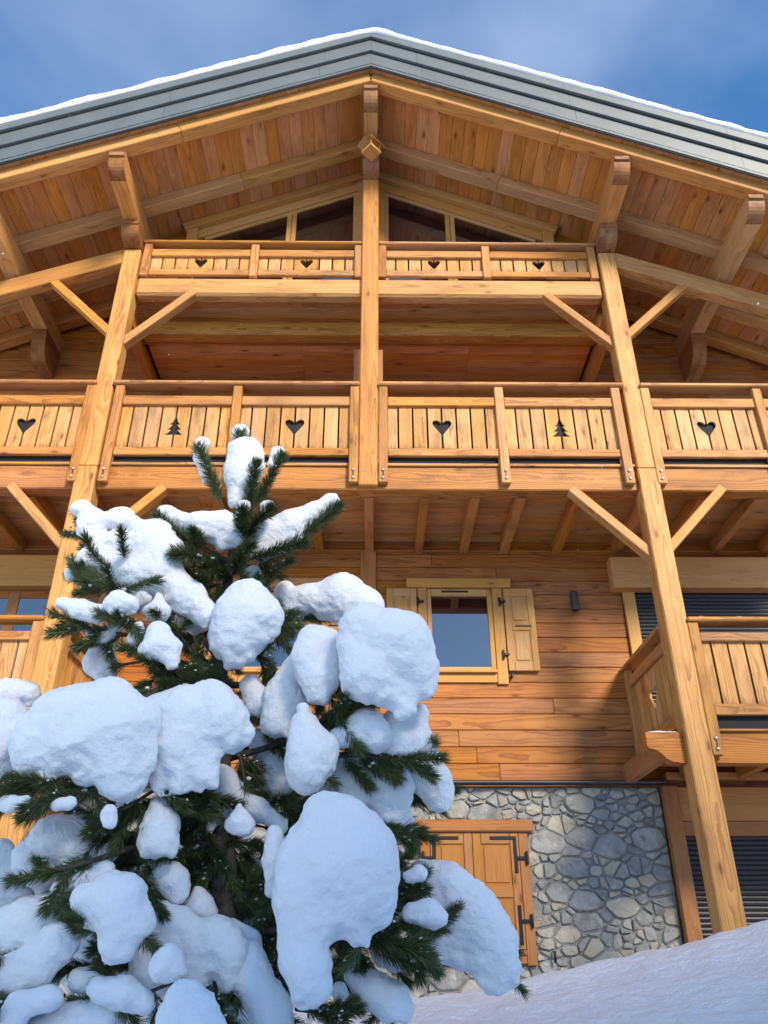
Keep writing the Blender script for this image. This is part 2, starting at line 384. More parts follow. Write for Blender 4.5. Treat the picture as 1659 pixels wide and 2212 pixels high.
# ---- stone ground floor
SX, SZ0, SZ1 = 3.10, -.95, 1.60
swall = box('stone_wall', -SX, SX, W+.02, W+.055, SZ0, SZ1, M_MORTAR, chalet)
SWIN = (.60, 1.60, .05, 1.15)            # opening of the shuttered window
def stones():
    pts = []
    def sample(x0, x1, n_try, rmin, rmax):
        for _ in range(n_try):
            r = rng.uniform(rmin, rmax) if rng.random() > .35 else rng.uniform(rmin*.5, rmin*.9)
            x, z = rng.uniform(x0, x1), rng.uniform(SZ0, SZ1)
            if all(((x-a)*.66)**2+(z-b_)**2 > (.80*(r+c))**2 for a, b_, c in pts): pts.append((x, z, r))
    sample(.15, SX, 700, .085, .125); sample(.15, SX, 9000, .05, .10)
    sample(-SX, .15, 1500, .10, .16)
    def one(poly, x, z):
        # rounded, slightly chipped outline
        q = []
        n = len(poly)
        for k in range(n):
            a, b_ = poly[k], poly[(k+1) % n]
            e = math.hypot(b_[0]-a[0], b_[1]-a[1])
            if e < .018: continue
            t = min(.24, .008/e+.05)
            for tt in (t, 1-t):
                q.append((a[0]+(b_[0]-a[0])*tt+rng.normal()*.0028, a[1]+(b_[1]-a[1])*tt+rng.normal()*.0028))
        if len(q) < 5: return 0
        n = len(q); cxm = sum(p[0] for p in q)/n; czm = sum(p[1] for p in q)/n
        size = max(abs(p[0]-cxm) for p in q)
        if size < .022: return 0
        pr = rng.uniform(.014, .036); tl = rng.normal(0, .07, 2)
        vs = [(a, 0, c) for a, c in q]
        vs += [(a, -pr*.62, c) for a, c in q]
        ins = rng.uniform(.84, .93)
        vs += [(cxm+(a-cxm)*ins, -pr+(a-cxm)*tl[0]+(c-czm)*tl[1]+rng.normal()*.003, czm+(c-czm)*ins) for a, c in q]
        vs.append((cxm, -pr-.004, czm))
        fs = []
        for k in range(n):
            k2 = (k+1) % n
            fs.append([k, k2, n+k2, n+k]); fs.append([n+k, n+k2, 2*n+k2, 2*n+k]); fs.append([2*n+k, 2*n+k2, 3*n])
        mesh('stone', vs, fs, M_STONE, swall, Matrix.Translation((x, W+.022, z)))
        return 1
    arr = np.array(pts); ax = .66
    cnt = 0
    for i, (x, z, r) in enumerate(pts):
        poly = [(-.45, -.4), (.45, -.4), (.45, .4), (-.45, .4)]
        d = np.hypot((arr[:, 0]-x)*ax, arr[:, 1]-z)
        near = [j for j in np.argsort(d)[1:26]]
        def clip(poly, nx, nz, c):
            out = []
            for k in range(len(poly)):
                a, b_ = poly[k], poly[(k+1) % len(poly)]
                da, db = a[0]*nx+a[1]*nz-c, b_[0]*nx+b_[1]*nz-c
                if da <= 0: out.append(a)
                if da*db < 0:
                    t = da/(da-db); out.append((a[0]+(b_[0]-a[0])*t, a[1]+(b_[1]-a[1])*t))
            return out
        for j in near:
            dx, dz = (arr[j, 0]-x)*ax, arr[j, 1]-z
            D = math.hypot(dx, dz); m = (D*D + r*r - arr[j, 2]**2)/(2*D)
            # plane in scaled space -> real space
            nx, nz = dx/D*ax, dz/D; ln = math.hypot(nx, nz)
            poly = clip(poly, nx/ln, nz/ln, m/ln - rng.uniform(.005, .012))
            if len(poly) < 3: break
        if len(poly) < 3: continue
        for (nx, nz, c) in ((1, 0, SX-x-.005), (-1, 0, x+SX-.005), (0, 1, SZ1-z-.01), (0, -1, z-SZ0)):
            poly = clip(poly, nx, nz, c)
            if len(poly) < 3: break
        if len(poly) < 3: continue
        # keep clear of the window frame
        w0, w1, w2, w3 = SWIN[0]-.06-x, SWIN[1]+.06-x, SWIN[2]-.10-z, SWIN[3]+.10-z
        if w0 < 0 < w1 and w2 < 0 < w3: continue
        if not (max(p[0] for p in poly) < w0 or min(p[0] for p in poly) > w1 or max(p[1] for p in poly) < w2 or min(p[1] for p in poly) > w3):
            opts = [((1, 0, w0), -w0 if w0 < 0 else 0), ((-1, 0, -w1), w1 if w1 > 0 else 0), ((0, 1, w2), -w2 if w2 < 0 else 0), ((0, -1, -w3), w3 if w3 > 0 else 0)]
            o = [q for q, pen in opts if pen == 0]
            if o: poly = clip(poly, *o[0])
            if len(poly) < 3: continue
        wx = max(p[0] for p in poly)-min(p[0] for p in poly); wz = max(p[1] for p in poly)-min(p[1] for p in poly)
        if wx*wz > .018 and rng.random() < .35 and x > .1:
            ang = rng.normal(0 if wz > wx*.75 else 1.4, .35); nx, nz = -math.sin(ang), math.cos(ang); c0 = rng.normal(0, .03)
            for sg in (1, -1):
                pp = clip(poly, nx*sg, nz*sg, c0*sg-.008)
                if len(pp) >= 3: cnt += one(pp, x, z)
        else: cnt += one(poly, x, z)

stones()
beam('flashing', (-SX-.05, W-.045, 1.635), (SX+.05, W-.045, 1.635), .15, .022, M_LEAD, chalet)

# ---- timber cladding
ROW = .179
WIN = (.60, 1.57, 2.83, 3.90)             # opening incl. frame of the first-floor window
ROLL = 3.03                               # where the big shuttered openings start
wall = box('timber_wall', -XH, XH, W+.028, W+.055, 1.66, 8.2, M_WALL, chalet)
def row_planks(z0, spans, h=ROW, face=W):
    for (x0, x1) in spans:
        x = x0
        while x < x1-.01:
            L = min(x1-x, random.uniform(1.3, 3.2))
            if x1-(x+L) < .35: L = x1-x
            yy = random.uniform(0, .003)
            box('plank', x+.0008, x+L-.0008, face+yy, face+.027, z0+.002, z0+h-.002, M_WALL, wall, 'x', .009)
            x += L
z = 1.665; r = 0
while z < 4.45:
    sp = [(-ROLL, ROLL)] if z > 1.6 else []
    if z+ROW > WIN[2]-.02 and z < WIN[3]: sp = [(-ROLL, -WIN[1]), (-WIN[0], WIN[0]), (WIN[1], ROLL)]
    if z > 4.2: sp = [(-5.2, 5.2)]
    row_planks(z, sp); z += ROW; r += 1
z = 4.85
while z < 8.0:
    half = min(5.4, (RIDGE-z-ROW)/S)
    row_planks(z, [(-half, half)] if z < 6.5 else [(-half, -2.6), (2.6, half)]); z += ROW
# vertical board in the middle of the wall, under the ridge of the facade
box('cover_board', -.10, .09, W-.035, W-.002, 3.75, 4.37, M_JOIST, chalet, 'z')

# ---- first-floor windows (right one in view, its twin behind the pine)
def casement(sx):
    def X(a, b): return (a*sx, b*sx) if sx > 0 else (b*sx, a*sx)
    f0, f1, b0, b1 = WIN
    w = box('window', *X(f0, f1), W+.050, W+.058, b0, b1, M_BLACKIN, chalet)
    # fixed casing
    for a, b in ((f0-.02, f0+.09), (f1-.10, f1+.02)): box('casing', *X(a, b), W-.035, W+.028, b0-.12 if a > 1 else b0-.0, b1-.02, M_PINE, w, 'z')
    box('lintel', *X(f0-.15, f1+.13), W-.075, W-.003, b1-.018, b1+.10, M_PINE, w, 'x', .012)
    box('sill', *X(f0-.06, f1-.105), W-.075, W+.02, b0+.005, b0+.035, M_PINE, w)
    box('apron', *X(f0-.04, f1-.105), W-.03, W+.01, b0-.10, b0+.003, M_PINE, w)
    # sash
    s0, s1, t0, t1 = f0+.095, f1-.105, b0+.04, b1-.025
    for a, b in ((s0, s0+.05), (s1-.055, s1)): box('sash_stile', *X(a, b), W-.022, W+.027, t0, t1, M_PINE, w, 'z')
    box('sash_rail', *X(s0+.052, s1-.057), W-.021, W+.027, t0, t0+.06, M_PINE, w)
    box('sash_rail', *X(s0+.052, s1-.057), W-.021, W+.027, t1-.085, t1, M_PINE, w)
    box('air_vent', *X(s0+.17, s1-.28), W-.03, W-.0215, t1-.045, t1-.025, M_BLACK, w)
    pa, pb = X(s0+.046, s1-.05)
    beam('pane', (pa, W+.004, (t0+t1)/2-.01), (pb, W+.004, (t0+t1)/2-.01), .005, t1-t0-.10, M_GLASS, w, (0, math.sin(math.radians(3)), math.cos(math.radians(3))), .001)
    # leaf shutters folded back against the wall
    for (a, b, hin) in ((f1+.03, f1+.385, f1+.0), (f0-.385, f0-.03, f0-.0)):
        x0, x1 = X(a, b)
        sh = box('shutter', x0+.004, x1-.004, W-.040, W-.014, b0+.03, b1-.03, M_PINE, w if False else chalet, 'z')
        z0, z1 = b0+.03, b1-.03; zm = (z0+z1)/2+.03
        for xa, xb in ((x0, x0+.075), (x1-.075, x1)): box('stile', xa, xb, W-.056, W-.0385, z0, z1, M_PINE, sh, 'z')
        for za, zb in ((z0, z0+.10), (zm-.05, zm+.05), (z1-.10, z1)): box('cross_rail', x0+.0765, x1-.0765, W-.055, W-.0385, za, zb, M_PINE, sh)
        for za, zb in ((z0+.125, zm-.075), (zm+.075, z1-.125)): box('raised_panel', x0+.10, x1-.10, W-.051, W-.0385, za, zb, M_PINE, sh, 'z', .006)
        box('latch_bar', x0+.11, x1-.05, W-.064, W-.0565, zm-.008, zm+.008, M_BLACK, sh)
        for zz in (b1-.20, b0+.22):
            hx = hin*sx
            hg = box('hinge', min(hx-.012, hx+.05*sx), max(hx+.012, hx+.05*sx), W-.066, W-.036, zz-.014, zz+.014, M_BLACK, sh)
            lathe('pintle', [(.011, -.055), (.013, -.045), (.013, .045), (.011, .055)], 8, M_BLACK, sh, frame((hx-.02*sx, W-.052, zz-.001), (hx-.02*sx, W-.052, zz+.001), (0, 1, 0)))
        box('shutter_stop', (x0 if a < f0 else x0+.02), (x0+.02 if a < f0 else x0+.04), W-.07, W-.003, b0-.05, b0+.0, M_BLACK, sh, 'z')
    return w
casement(1); casement(-1)

# ---- stone-wall window with closed shutters
def closed_window():
    x0, x1, z0, z1 = SWIN
    w = box('shuttered_window', x0-.03, x1+.03, W-.015, W+.015, z0-.04, z1+.03, M_RED, chalet)
    box('casing', x0-.05, x0+.045, W-.062, W-.016, z0-.10, z1-.005, M_RED, w, 'z'); box('casing', x1-.045, x1+.05, W-.062, W-.016, z0-.10, z1-.005, M_RED, w, 'z')
    box('lintel', x0-.11, x1+.11, W-.10, W-.012, z1-.003, z1+.115, M_RED, w, 'x', .012)
    box('sill', x0+.047, x1-.047, W-.082, W-.016, z0-.01, z0+.03, M_RED, w); box('apron', x0+.047, x1-.047, W-.055, W-.016, z0-.085, z0-.012, M_RED, w)
    xm = (x0+x1)/2-.02
    for k, (a, b) in enumerate(((x0+.05, xm-.002), (xm+.002, x1-.05))):
        za, zb = z0+.034, z1-.006
        sh = box('shutter', a, b, W-.047, W-.0165, za, zb, M_SHUT, w if False else chalet, 'z')
        for xa, xb in ((a, a+.085), (b-.085, b)): box('stile', xa+.001, xb-.001, W-.064, W-.0455, za, zb, M_SHUT, sh, 'z')
        zm = (za+zb)/2-.02
        for q0, q1 in ((za, za+.11), (zm-.055, zm+.055), (zb-.11, zb)): box('cross_rail', a+.087, b-.087, W-.063, W-.0455, q0, q1, M_SHUT, sh)
        for q0, q1 in ((za+.135, zm-.08), (zm+.08, zb-.135)): box('raised_panel', a+.112, b-.112, W-.058, W-.0455, q0, q1, M_SHUT, sh, 'z', .008)
        # angle straps and hinges
        hx = a if k == 0 else b; s = 1 if k == 0 else -1
        for zz, up in ((zb-.055, -1), (za+.055, 1)):
            box('strap', min(hx+.02*s, hx+.29*s), max(hx+.02*s, hx+.29*s), W-.072, W-.0645, zz-.016, zz+.016, M_BLACK, sh)
            box('strap', min(hx+.02*s, hx+.055*s), max(hx+.02*s, hx+.055*s), W-.0725, W-.0645, min(zz+.0165*up, zz+.33*up), max(zz+.0165*up, zz+.33*up), M_BLACK, sh, 'z')
            hz = zz+.19*up
            box('hinge', min(hx-.07*s, hx+.0195*s), max(hx-.07*s, hx+.0195*s), W-.085, W-.066, hz-.015, hz+.015, M_BLACK, sh)
            lathe('pintle', [(.012, -.062), (.015, -.05), (.015, .05), (.012, .062)], 8, M_BLACK, sh, frame((hx-.075*s, W-.08, hz-.001), (hx-.075*s, W-.08, hz+.001), (0, 1, 0)))
closed_window()
bpost = lathe('shutter_catch', [(.012, -.05), (.016, -.02), (.010, .02), (.02, .05)], 8, M_BLACK, chalet, frame((1.82, W-.06, .02), (1.82, W-.06, .022), (0, 1, 0)))

# ---- big openings with roller shutters, both storeys, both sides
def roller(sx, lower):
    def X(a, b): return (a*sx, b*sx) if sx > 0 else (b*sx, a*sx)
    if lower:
        z0, z1, a = -.9, 1.60, 3.11
        o = box('roller_shutter', *X(a, 5.4), W+.0, W+.02, z0, z1, M_BLACKIN, chalet)
        box('casing', *X(a, a+.15), W-.11, W-.002, z0, z1-.005, M_RED, o, 'z')
        box('header_board', *X(a+.152, 5.4), W-.06, W-.002, 1.25, z1-.01, M_PINE, o); box('header_trim', *X(a+.152, 5.4), W-.075, W-.002, 1.11, 1.247, M_RED, o)
        s0, s1 = -.85, 1.105
    else:
        z0, z1, a = 1.85, 4.0, ROLL
        o = box('roller_shutter', *X(a, 5.4), W+.0, W+.02, z0, z1, M_BLACKIN, chalet)
        box('casing', *X(a, a+.14), W-.05, W-.002, z0, 3.838, M_PINE, o, 'z')
        hb = beam('header_box', (sx*(a-.13), W-.085, 4.04), (sx*5.4, W-.085, 4.04), .165, .40, M_PINE, o)
        s0, s1 = 1.9, 3.80
    z = s0
    while z < s1:
        # a curved slat, one mesh shared by its rows
        x0, x1 = X(a+.145, 5.4)
        key = ('slat', sx, lower)
        if key not in roller.me:
            prof = [(-.001, 0), (-.009, .012), (-.012, .024), (-.009, .036), (-.001, .044)]
            vs = [(x, y, zz) for x in (x0, x1) for y, zz in prof]; n = len(prof)
            fs = [[k, n+k, n+k+1, k+1] for k in range(n-1)]
            me = bpy.data.meshes.new('slat'); me.from_pydata(vs, [], fs); me.materials.append(M_SHUTTER); roller.me[key] = me
        inst('slat', roller.me[key], o, Matrix.Translation((0, W-.004, z))); z += .047
roller.me = {}
for sx in (1, -1):
    roller(sx, True)
roller(1, False)
# on the left the upper opening is glazed, the blind rolled up
def patio():
    x0, x1, z0, z1 = -5.4, -ROLL, 1.85, 3.84
    o = box('patio_window', x0, x1, W+.0, W+.02, z0, z1, M_BLACKIN, chalet)
    box('casing', x1-.14, x1, W-.05, W-.002, z0, z1-.002, M_PINE, o, 'z')
    beam('header_box', (-5.4, W-.085, 4.04), (-ROLL+.13, W-.085, 4.04), .165, .40, M_PINE, o)
    for a, b in ((-3.28, -3.175), (-4.25, -4.12)): box('sash_stile', a, b, W-.03, W-.004, z0, z1-.004, M_RED, o, 'z')
    for a, b in ((-4.118, -3.282), (-5.4, -4.252)):
        box('sash_rail', a, b, W-.028, W-.004, z1-.10, z1-.004, M_RED, o)
        box('pane', a, b, W-.016, W-.010, z0, z1-.102, M_GLASS, o, 'x', .001)
patio()
bp_ = box('ground_sill', -5.4, -SX-.06, W-.14, W-.004, 1.665, 1.73, M_JOIST, chalet); box('ground_sill', SX+.06, 5.4, W-.14, W-.004, 1.665, 1.73, M_JOIST, chalet)

# ---- posts
PW = .21
for sx in (-1, 0, 1):
    if sx == 0: box('post', -.105, .105, P, P+.21, 4.392, 9.20, M_POST, chalet, 'z', .012)
    else:
        box('post', sx*3-PW/2, sx*3+PW/2, P, P+.21, 4.62, 7.85, M_POST, chalet, 'z', .012)
        box('post', sx*3-PW/2-.004, sx*3+PW/2+.004, P-.004, P+.214, -1.0, 4.618, M_POST, chalet, 'z', .012)

# ---- purlins with shaped ends, corbels
def purlin(x, top, y0, y1, w, h, name, r=.20):
    """profile in (y, z), extruded in x; the lower front edge carries a quarter-round with a notch"""
    prof = [(y0, 0), (y0, -.07)]
    for k in range(7):
        a = math.pi/2*k/6
        prof.append((y0+.02+r*(1-math.cos(a))*.7, -.07-(h-.09)*math.sin(a)))
    prof += [(y0+.02+r*.7, -h+.012), (y0+.06+r*.7, -h+.012), (y0+.06+r*.7, -h), (y1, -h), (y1, 0)]
    # local x = length (world y), local y = world z, local z = world -x ... keep right handed
    M = Matrix(((0, 0, 1, x), (1, 0, 0, 0), (0, 1, 0, top), (0, 0, 0, 1)))
    o = prism(name, prof, w, M_END if name == 'corbel' else M_RAFT, chalet, M)
    if name == 'purlin':
        o.data.materials.append(M_END)
        for p in o.data.polygons:
            if p.center.x < y0+.35 and abs(p.normal.z) < .5: p.material_index = 1
    return o
for x in (-4.46, -3, 0, 3, 4.46):
    top = sof(x) - .21
    if x == 0: top = RIDGE - .23
    w = .19 if x else .175
    pu = purlin(x, top, 6.30, W+.02 if abs(x) > 3.1 else G+.1, w, .27, 'purlin')
    beam('end_cap', (x, 6.2975, top-.036), (x, 6.296, top-.036), w-.01, .066, M_END, chalet)
    if abs(x) < 3.1: purlin(x, top-.272, 7.06, 7.62, .215, .25, 'corbel')
    else: purlin(x, top-.272, 8.35, W+.02, .19, .45, 'corbel', .3)

# ---- roof: slab, boards, rafters, metal verge, snow
slope_len = math.hypot(1, S)
YF, YBK = 6.17, 17.6
ROOFX = 7.3
def roof_slab():
    vs = []
    for y in (YF+.02, YBK):
        vs += [(-ROOFX, y, sof(ROOFX)+.028), (0, y, RIDGE+.028), (ROOFX, y, sof(ROOFX)+.028), (ROOFX, y, sof(ROOFX)+.52), (0, y, RIDGE+.52), (-ROOFX, y, sof(ROOFX)+.52)]
    fs = [[0, 1, 4, 5], [1, 2, 3, 4], [7, 6, 11, 10], [8, 7, 10, 9], [0, 6, 7, 1], [1, 7, 8, 2], [2, 8, 9, 3], [3, 9, 10, 4], [4, 10, 11, 5], [5, 11, 6, 0]]
    return mesh('roof', vs, [f[::-1] for f in fs], M_DARKM, chalet)
roof = roof_slab()
bw = .152
meb = {}
for sx in (-1, 1):
    k = 0
    while .002+k*bw < 6.6:
        xa, xb = .002+k*bw, .002+(k+1)*bw-.0025
        L = 9.3-YF; 
        vs, fs = cbox(L, (xb-xa)*slope_len, .022, .0035)
        key = 'b'
        if key not in meb:
            me = bpy.data.meshes.new('soffit_board'); me.from_pydata(vs, [], fs); me.materials.append(M_SOFF); meb[key] = me
        xm = (xa+xb)/2*sx
        d = Vector((sx, 0, -S)).normalized()
        X = Vector((0, 1, 0)); Y = d if sx > 0 else d; Zv = X.cross(Y)
        o = Vector((xm, (YF+9.3)/2, sof(xm)+.013+random.uniform(-.0015, .0015)))
        inst('soffit_board', meb[key], roof, Matrix(((X.x, Y.x, Zv.x, o.x), (X.y, Y.y, Zv.y, o.y), (X.z, Y.z, Zv.z, o.z), (0, 0, 0, 1))))
        k += 1
    up = Vector((S*sx, 0, 1)).normalized()
    for yr in (6.36, 7.27, 8.15, 8.72):
        if yr > 8.5 : xs0 = 3.1
        elif yr > 8: xs0 = 3.1
        else: xs0 = .0
        parts = [(xs0, 2.35 if yr < 7 else 1.75), (2.35 if yr < 7 else 1.75, 6.7)] if xs0 == 0 else [(xs0, 6.7)]
        for i, (a, b) in enumerate(parts):
            hgt = .155; wv = .17
            def pt(xx): return Vector((xx*sx, yr, sof(xx))) - up*(hgt/2+.0005)
            a_ = a if i or xs0 else .035
            beam('rafter', pt(a_+.001), pt(b-.001), wv, hgt, M_RAFT, roof, up, .008)
        if yr < 7.5:   # scarf line of the long rafter
            pass
# metal verge: three lapped courses of sheet, stepping forward
for sx in (-1, 1):
    d = Vector((sx, 0, -S))
    for c, (lo, hi, yf, off) in enumerate(((-.03, .225, YF, .75), (.245, .455, YF-.035, .55), (.475, .60, YF-.075, .35))):
        x = 0.0; nxt = .42+off*.3
        while x < ROOFX+.15:
            x1 = min(nxt, ROOFX+.15)
            a, b = x+.0015, x1-.0015
            vs = []
            for yy in (yf, yf+.045):
                vs += [(a*sx, yy, RIDGE-S*a+lo), (b*sx, yy, RIDGE-S*b+lo), (b*sx, yy, RIDGE-S*b+hi), (a*sx, yy, RIDGE-S*a+hi)]
            fs = [[0, 1, 2, 3], [7, 6, 5, 4], [0, 4, 5, 1], [1, 5, 6, 2], [2, 6, 7, 3], [3, 7, 4, 0]]
            if sx < 0: fs = [f[::-1] for f in fs]
            mesh('fascia_panel', vs, fs, M_METAL, roof)
            x = x1; nxt = x1+1.85
    # dark drip edge below and between the courses
    for zz, yy in ((.235, YF-.004), (.465, YF-.04), (-.036, YF+.012)):
        vs = []
        for y in (yy, yy+(.05 if zz > 0 else .014)):
            vs += [(0.001*sx, y, RIDGE+zz-.011), (ROOFX*sx, y, RIDGE-S*ROOFX+zz-.011), (ROOFX*sx, y, RIDGE-S*ROOFX+zz+.011), (0.001*sx, y, RIDGE+zz+.011)]
        fs = [[0, 1, 2, 3], [7, 6, 5, 4], [0, 4, 5, 1], [1, 5, 6, 2], [2, 6, 7, 3], [3, 7, 4, 0]]
        if sx < 0: fs = [f[::-1] for f in fs]
        mesh('drip_edge', vs, fs, M_DARKM, roof)
def roof_snow():
    xs = np.arange(-ROOFX-.1, ROOFX+.11, .05); prof = [(YF-.04, .0), (YF-.09, .02), (YF-.105, .055), (YF-.09, .095), (YF-.03, .125), (YF+.1, .14), (YF+1.0, .15), (YF+3, .15), (YBK, .15)]
    vs = []
    for x in xs:
        for y, h in prof:
            n = mnoise.noise((x*2.2, y*2, 0))*.5+mnoise.noise((x*7, y*5, 4))*.3+mnoise.noise((x*19, y*11, 8))*.18
            base = RIDGE - S*math.sqrt(x*x+.012) + .588
            vs.append((x, y-(.025*n if h > 0 else 0), base + h*(1+.30*n) + (.0 if h else 0)))
    k = len(prof); fs = [[i*k+j, i*k+j+1, (i+1)*k+j+1, (i+1)*k+j] for i in range(len(xs)-1) for j in range(k-1)]
    o = mesh('roof_snow', vs, [f[::-1] for f in fs], M_SNOW, smooth=True)
    tag(o, 'thin even layer of white snow along the chalet roof edge against the sky', 'snow')
roof_snow()

# ---- gable wall of the top storey, with glazing
gable = mesh('gable_wall', [(-3.1, G, 6.95), (3.1, G, 6.95), (3.1, G, sof(3.1)-.003), (0, G, RIDGE-.003), (-3.1, G, sof(3.1)-.003),
                            (-3.1, G+.2, 6.95), (3.1, G+.2, 6.95), (3.1, G+.2, sof(3.1)-.003), (0, G+.2, RIDGE-.003), (-3.1, G+.2, sof(3.1)-.003)],
             [[0, 1, 2, 3, 4], [9, 8, 7, 6, 5], [0, 5, 6, 1], [1, 6, 7, 2], [2, 7, 8, 3], [3, 8, 9, 4], [4, 9, 5, 0]], M_WALL, chalet)
for sx in (-1, 1): box('bay_side_wall', min(sx*3.1, sx*3.0), max(sx*3.1, sx*3.0), G+.202, W+.02, 6.98, 8.5, M_SOFF, chalet, 'y')
def gable_window(sx):
    def pr(name, poly, y0, y1, mat, parent):
        M = Matrix(((1, 0, 0, 0), (0, 0, -1, (y0+y1)/2), (0, 1, 0, 0), (0, 0, 0, 1)))
        return prism(name, [(x*sx, z) for x, z in (poly if sx > 0 else poly[::-1])], y1-y0, mat, parent, M)
    def hd(x, d): return sof(x)-d
    zb = 7.75
    xo = 2.55
    w = pr('gable_window', [(.14, zb), (xo-.08, zb), (xo-.08, hd(xo-.08, .16)), (.14, hd(.14, .16))], G-.02, G-.003, M_BLACKIN, chalet)
    up = Vector((S*sx, 0, 1)).normalized()
    def slop(name, x0, x1, dtop, th, y0, y1, mat):
        p0 = Vector((x0*sx, (y0+y1)/2, hd(x0, dtop))) - up*th/2; p1 = Vector((x1*sx, (y0+y1)/2, hd(x1, dtop))) - up*th/2
        return beam(name, p0, p1, y1-y0, th, mat, w, up, .005)
    slop('head_casing', .03, xo+.02, .012, .12, G-.15, G-.004, M_PINE)
    slop('head_board', .10, xo-.05, .15, .14, G-.07, G-.021, M_PINE)
    slop('head_frame', .12, xo-.28, .31, .05, G-.055, G-.021, M_PINE)
    pr('side_casing', [(xo-.20, zb), (xo-.06, zb), (xo-.06, hd(xo-.06, .15)), (xo-.20, hd(xo-.20, .15))], G-.12, G-.0215, M_PINE, w)
    pr('jamb', [(.105, zb), (.19, zb), (.19, hd(.19, .15)), (.105, hd(.105, .15))], G-.09, G-.0215, M_PINE, w)
    pr('jamb', [(.192, zb), (.245, zb), (.245, hd(.245, .36)), (.192, hd(.192, .36))], G-.056, G-.0215, M_PINE, w)
    for a in (1.03, 1.10): pr('mullion', [(a, zb), (a+.06, zb), (a+.06, hd(a+.06, .365)), (a, hd(a, .365))], G-.06 if a < 1.05 else G-.05, G-.0215, M_PINE, w)
    for (a, b) in ((.246, 1.029), (1.162, 2.12)):
        pr('pane', [(a, zb), (b, zb), (b, max(zb+.02, hd(b, .37))), (a, hd(a, .37))], G-.035, G-.029, M_GLASS, w)
gable_window(1); gable_window(-1)

# ---- level-2 deck and level-3 deck: beams, joists, ceilings
BY0, BY1 = 7.36, 7.54
for (a, b) in ((-5.4, -3.107), (-2.893, 2.893), (3.107, 5.4)):
    box('deck_beam', a, b, BY0, BY1, 4.37, 4.655, M_BEAM, chalet, 'x', .012)
    box('deck_edge_board', a, b, BY0-.025, BY0+.12, 4.657, 4.69, M_RAIL, chalet)
for (a, b) in ((-2.893, 2.893),):
    box('balcony_beam', a, b, BY0, BY1-.01, 7.15, 7.435, M_POST, chalet, 'x', .03)
    box('bay_beam', a, b, G-.01, G+.16, 6.94, 7.15, M_RAIL, chalet, 'x', .012)
deck2 = box('deck', -5.4, 5.4, BY1+.02, W+.02, 4.56, 4.66, M_DECK, chalet)
y = BY1+.003
while y < W:
    for (a, b) in ((-5.4, -1.9), (-1.898, 1.7), (1.702, 5.4)):
        box('ceiling_board', a+random.uniform(-.0, .0), b, y, min(y+.117, W), 4.515, 4.556, M_DECK, deck2, 'x', .004)
    y += .12
for x in (-4.25, -3.64, -3.04, -2.30, -1.66, -1.16, -.60, .008, .61, 1.16, 1.66, 2.30, 3.04, 3.64, 4.25, 4.85):
    beam('joist', (x, BY1+.002, 4.435), (x, W-.003, 4.435), .10, .155, M_JOIST, chalet)
box('wall_plate', -5.4, 5.4, W-.03, W-.002, 4.375, 4.395, M_JOIST, chalet)
deck3 = box('bay_floor', -2.89, 2.89, BY1+.01, W+.02, 7.26, 7.34, M_DECK, chalet)
y = BY1
while y < G-.02:
    box('ceiling_board', -2.89, 2.89, y, y+.125, 7.22, 7.256, M_DECK, deck3); y += .128
y = G+.163
while y < W:
    for (a, b) in ((-2.89, -.9), (-.898, 1.3), (1.302, 2.89)):
        box('ceiling_board', a, b, y, min(y+.125, W), 7.0, 7.03, M_SOFF, deck3)
    y += .128
for sx in (-1, 1): beam('bay_edge_beam', (sx*2.99, P+.22, 6.96), (sx*2.99, W, 6.96), .12, .2, M_JOIST, chalet)
# a boxed wall light cover at the back of the second balcony
box('flue_box', -.20, .165, 7.9, 8.3, 5.6, 6.75, M_RED, chalet, 'z')

# ---- principal rafters and knee braces
for sx in (-1, 1):
    p0, p1 = Vector((sx*3.08, 7.42, 7.80)), Vector((sx*5.6, 7.42, 7.80-.40*2.52))
    beam('outrigger_beam', p0, p1, .15, .235, M_POST, chalet, (0, 0, 1), .012)
    for (a, b) in (((4.02, 7.46), (3.07, 6.52)), ((2.17, 7.20), (2.93, 6.38)), ((2.17, 4.40), (2.93, 3.60)), ((3.80, 4.42), (3.07, 3.66))):
        beam('knee_brace', (sx*a[0], 7.415, a[1]), (sx*b[0], 7.415, b[1]), .10, .125, M_POST, chalet, (0, -1, 0), .008)

